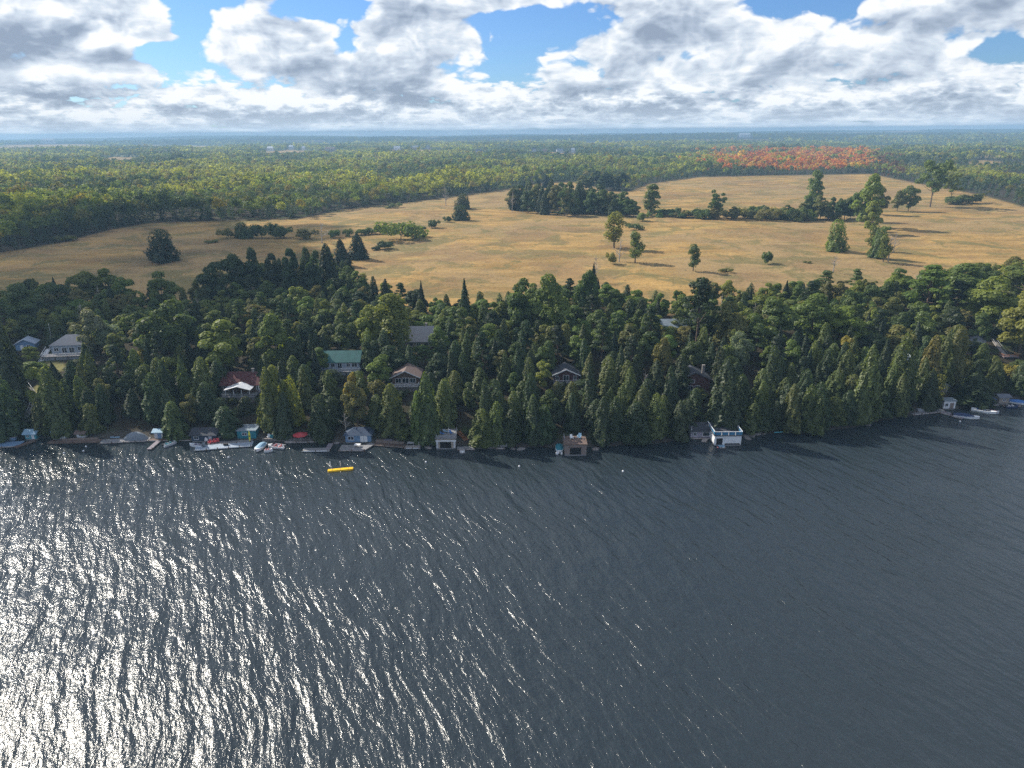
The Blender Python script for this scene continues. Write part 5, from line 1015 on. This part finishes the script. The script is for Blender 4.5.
def woods(name, label, r0, r1, sp, ntri, hmul=1.0, seed=0, mask=None):
    rr = np.random.default_rng(200+seed); nr_ = int((r1-r0)/sp); P = []
    for k in range(nr_):
        r = r0+(k+.5)*sp; nt = int(2*R(39)*r/sp); th = (np.arange(nt)+rr.uniform(-.45, .45, nt))/nt*2*R(39)-R(39); q = r+rr.uniform(-.45, .45, nt)*sp; P.append(np.stack([np.sin(th)*q, np.cos(th)*q], 1))
    P = np.concatenate(P); x, y = P[:, 0], P[:, 1]; z = height(x, y); px, py = proj(x, y, z)
    ok = (py < FAR_EDGE(px)-.3) & (px > -60) & (px < 1084)
    if mask is not None: ok &= mask(x, y, px, py)
    thin = (px > 885) & (px < 1100) & (py > 160) & (vn(x/60, y/90, 31) > .62); ok &= ~thin
    ok &= ~((np.clip(vn(x/420, y/1000, 21)*6-3.9, 0, 1) > .4) & (np.hypot(x, y) > 2600))
    ok &= clearing(px, py) < .5
    for (a, b_, c, e_) in FBR: ok &= ~((px > a) & (px < b_) & (py > c) & (py < e_))
    x, y, z, px, py = x[ok], y[ok], z[ok], px[ok], py[ok]; n = len(x); dist = np.hypot(x, y)
    edge = FAR_EDGE(px)-py
    conp = np.clip(.22+.5*(vn(x/120, y/150, 33)-.4)+.35*(edge < 3), .05, .9); con = rr.random(n) < conp
    zone = 1.25*(vn(x/150, y/260, 34)-.5)+.5+.6*(vn(x/45, y/70, 35)-.5)+.35*(rr.random(n)-.5)
    ci = np.clip((zone*6.2-1.0).astype(int), 0, 3); col = WC[[0, 1, 2, 3]][ci]*np.array((1.5, 1.38, 1.05)); yel = rr.random(n) < .11; col[yel] = WC[4]*.8; oc = rr.random(n) < .15; col[oc] = WC[5]
    col[con] = np.array(SPR)*1.45
    wob_ = (vn(x/70, y/200, 51)-.5)*2
    red = (px+rr.normal(0, 14, n)+wob_*22 > 688) & (px+rr.normal(0, 7, n)+wob_*16 < 868) & (py < 174) & (py > 153.5+wob_*4+rr.normal(0, .8, n)+np.abs(px-790)*.025) & (vn(x/35, y/80, 52) < .74) & (dist < 3600) & (edge > 1.2) & (rr.random(n) < np.clip((px-672)/90, .12, .9))
    rc = np.array([(.50, .165, .035), (.52, .24, .045), (.40, .12, .035), (.48, .31, .06)])[rr.integers(0, 4, n)]; col[red] = rc[red]; con[red] = False
    lo_ = (px > 868) & (px < 905) & (rr.random(n) < .35) & (py > 160); col[lo_] = (.15, .07, .035)
    col = col*rr.uniform(.72, 1.25, (n, 1)); hgt_ = rr.uniform(9, 15.5, n)*hmul*np.where(con, 1.08, 1)*np.clip(.45+edge/5+.25, .5, 1)*np.where((px > 905) & (py > 165), .72, 1)
    hgt_ = hgt_*(.6+.8*vn(x/90, y/110, 38))*np.where(rr.random(n) < .06, 1.3, 1); wid = hgt_*rr.uniform(.85, 1.15, n)*np.where(con, 1, 1.0); ang = rr.uniform(0, 6.283, n)
    prs = [tri_proto(300+seed*10+k, ntri, k > 3) for k in range(7)]; V = []; CC = []
    pk = np.where(con, rr.integers(4, 7, n), rr.integers(0, 4, n))
    for k in range(7):
        s_ = np.nonzero(pk == k)[0]; T = prs[k]
        if not len(s_): continue
        ca, sa = np.cos(ang[s_])[:, None, None], np.sin(ang[s_])[:, None, None]; X_ = T[None, :, :, 0]; Y_ = T[None, :, :, 1]
        v = np.stack([(X_*ca-Y_*sa)*wid[s_][:, None, None]+x[s_][:, None, None], (X_*sa+Y_*ca)*wid[s_][:, None, None]+y[s_][:, None, None], T[None, :, :, 2]*hgt_[s_][:, None, None]+z[s_][:, None, None]], -1)
        V.append(v.reshape(-1, 3)); CC.append(np.repeat(col[s_], T.shape[0]*3, axis=0))
    V = np.concatenate(V); CC = np.concatenate(CC); print(name, n, 'trees', len(V)//3, 'tris')
    tag(link(name, mesh_np(name, V, np.arange(len(V)), 3, [WOODS], CC)), label, 'woods', kind='stuff')
woods('woods', 'dense mixed woods along the back of the fields', 420, 950, 8.4, 190, 1.2, seed=1)
woods('woods', 'mixed woods with a red maple stretch beyond the fields', 950, 1700, 9.6, 80, 1.15, seed=2)
woods('woods', 'farther mixed woods behind the maples', 1700, 2700, 12, 30, 1.15, seed=3)
woods('woods', 'distant blue-green woods', 2700, 4600, 15, 12, 1.05, seed=4)
woods('woods', 'faint woods toward the horizon', 4600, 9000, 34, 6, 1.5, seed=5)
# closed canopy sheet far away
rs2 = 2100*1.0105**np.arange(0, 197); th2 = np.linspace(R(-50), R(50), 900); T2, Q2 = np.meshgrid(th2, rs2); x2, y2 = np.sin(T2)*Q2, np.cos(T2)*Q2
op = np.clip(vn(x2/420, y2/1000, 21)*6-3.9, 0, 1); z0_ = height(x2, y2); p2, q2 = proj(x2, y2, z0_); op = np.maximum(op, clearing(p2, q2)); cut = np.zeros_like(op)
for (a, b_, c, e_) in FBR: cut = np.maximum(cut, ((p2 > a-1) & (p2 < b_+1) & (q2 > c-.5) & (q2 < e_+.5))*1.0)
z2 = z0_+(7.5+4*(rng.random(x2.shape)-.5)*sm(14000, 5000, Q2)+3*(vn(x2/160, y2/300, 44)-.5))*(1-np.clip(op*2, 0, 1))*(1-cut)-.8*(op > .5)-.8*cut
v_ = vn(x2/420, y2/700, 45); c2 = np.array(DK)[None, None]*(1-v_[..., None])+np.array(GR)[None, None]*v_[..., None]*.9; c2 = c2*rng.uniform(.6, 1.3, x2.shape)[..., None]
n1_, n2_ = x2.shape; i, j = np.meshgrid(np.arange(n1_-1), np.arange(n2_-1), indexing='ij'); a = i*n2_+j
tag(link('distant_woods', mesh_np('distant_woods', np.stack([x2, y2, z2], -1).reshape(-1, 3), np.stack([a, a+1, a+n2_+1, a+n2_], -1), 4, [WOODS], c2.reshape(-1, 3))), 'unbroken canopy of far woods', 'woods', kind='stuff')

print('t woods', time.time()-T0)
# ------------------------------------------------------------------ drop trees that nothing of the picture shows, then label the rest
HIDDEN = [71,87,158,162,168,175,190,198,201,222,227,240,260,282,286,288,296,314,324,327,333,347,348,354,365,368,370,372,389,390,393,404,406,407,414,417,429,430,445,446,457,463,472,495,505,507,511,529,540,544,552,555,570,580,581,591,595,598,600,608,610,637,639,652,660,665,671,694,697,700,710,714,727,733,743,761,781,786,790,795,798,813,817,822,826,833,837,838,841,853,861,862,875,880,885,896,928,930,934,935,944,952,958,960,962,963,972,974,980,982,983,986,991,994,995,997,998,1004,1005,1010,1012,1013,1021,1022,1023,1024,1027,1030,1031,1034,1036,1037,1038,1042,1043,1044,1046,1047,1049,1054,1056,1057,1059,1061,1063,1064,1066]      # serial numbers of shore trees that stand wholly behind others
for k in HIDDEN:
    e = PLACED[k][0]
    for c_ in list(e.children): bpy.data.objects.remove(c_)
    bpy.data.objects.remove(e)
hid = set(HIDDEN); PLACED_ALL = PLACED; PLACED = [t for k, t in enumerate(PLACED) if k not in hid]
buck = {}
KN = dict(broadleaf_tree='broadleaf', maple_tree='maple', wide_broadleaf_tree='spreading broadleaf', poplar_tree='poplar', cedar_tree='cedar', tiered_conifer_tree='hemlock', spruce_tree='spruce', pine_tree='pine', dead_tree='dead tree', shrub='bush', sapling='sapling', elm_tree='elm')
for t in PLACED:
    e, kd, tn, x, y, grp, cat, lms, where = t
    if kd == 'dead_tree': tn = 'bare'
    dl = sorted(lms, key=lambda l: (l[1]-x)**2+(l[2]-y)**2); A = dl[0]; vx, vy = x-A[1], y-A[2]; n0 = math.hypot(vx, vy)+.01
    Bc = [l for l in dl[1:] if l[0] != A[0]][:9]; B = max(Bc, key=lambda l: (vx*(l[1]-A[1])+vy*(l[2]-A[2]))/n0/(math.hypot(l[1]-A[1], l[2]-A[2])+.01))
    tag(e, None, cat, grp); where = where if len((A[0]+' '+B[0]+' '+where+' '+tn+' '+KN[kd]).split()) < 13 else ''
    buck.setdefault((tn, kd, A[0], B[0], where), []).append((n0, e))
for (tn, kd, A, B, where), L in buck.items():
    L.sort(key=lambda q: q[0])
    for k, (_, e) in enumerate(L):
        o_ = ORD[min(k, 29)]+' ' if len(L) > 1 else ''
        e['label'] = f"{o_}{tn} {KN[kd]}{' '+where if where else ''}, from {A} toward {B}"

print('t cull', time.time()-T0)
# ------------------------------------------------------------------ haze
hz = MB().box(-17500, 17500, -1800, 17500, -40, 122).build('haze', [], None)
hm = bpy.data.materials.new('haze'); hm.use_nodes = True; h = NT(hm.node_tree)
pv = h.n('ShaderNodeVolumePrincipled', ins={'Color': (.44, .72, 1.0, 1), 'Density': 1.25e-4, 'Anisotropy': .1}); h.n('ShaderNodeOutputMaterial', ins={'Volume': pv.outputs[0]})
hz.data.materials.append(hm); tag(hz, 'thin blue distance haze over the land', kind='stuff')
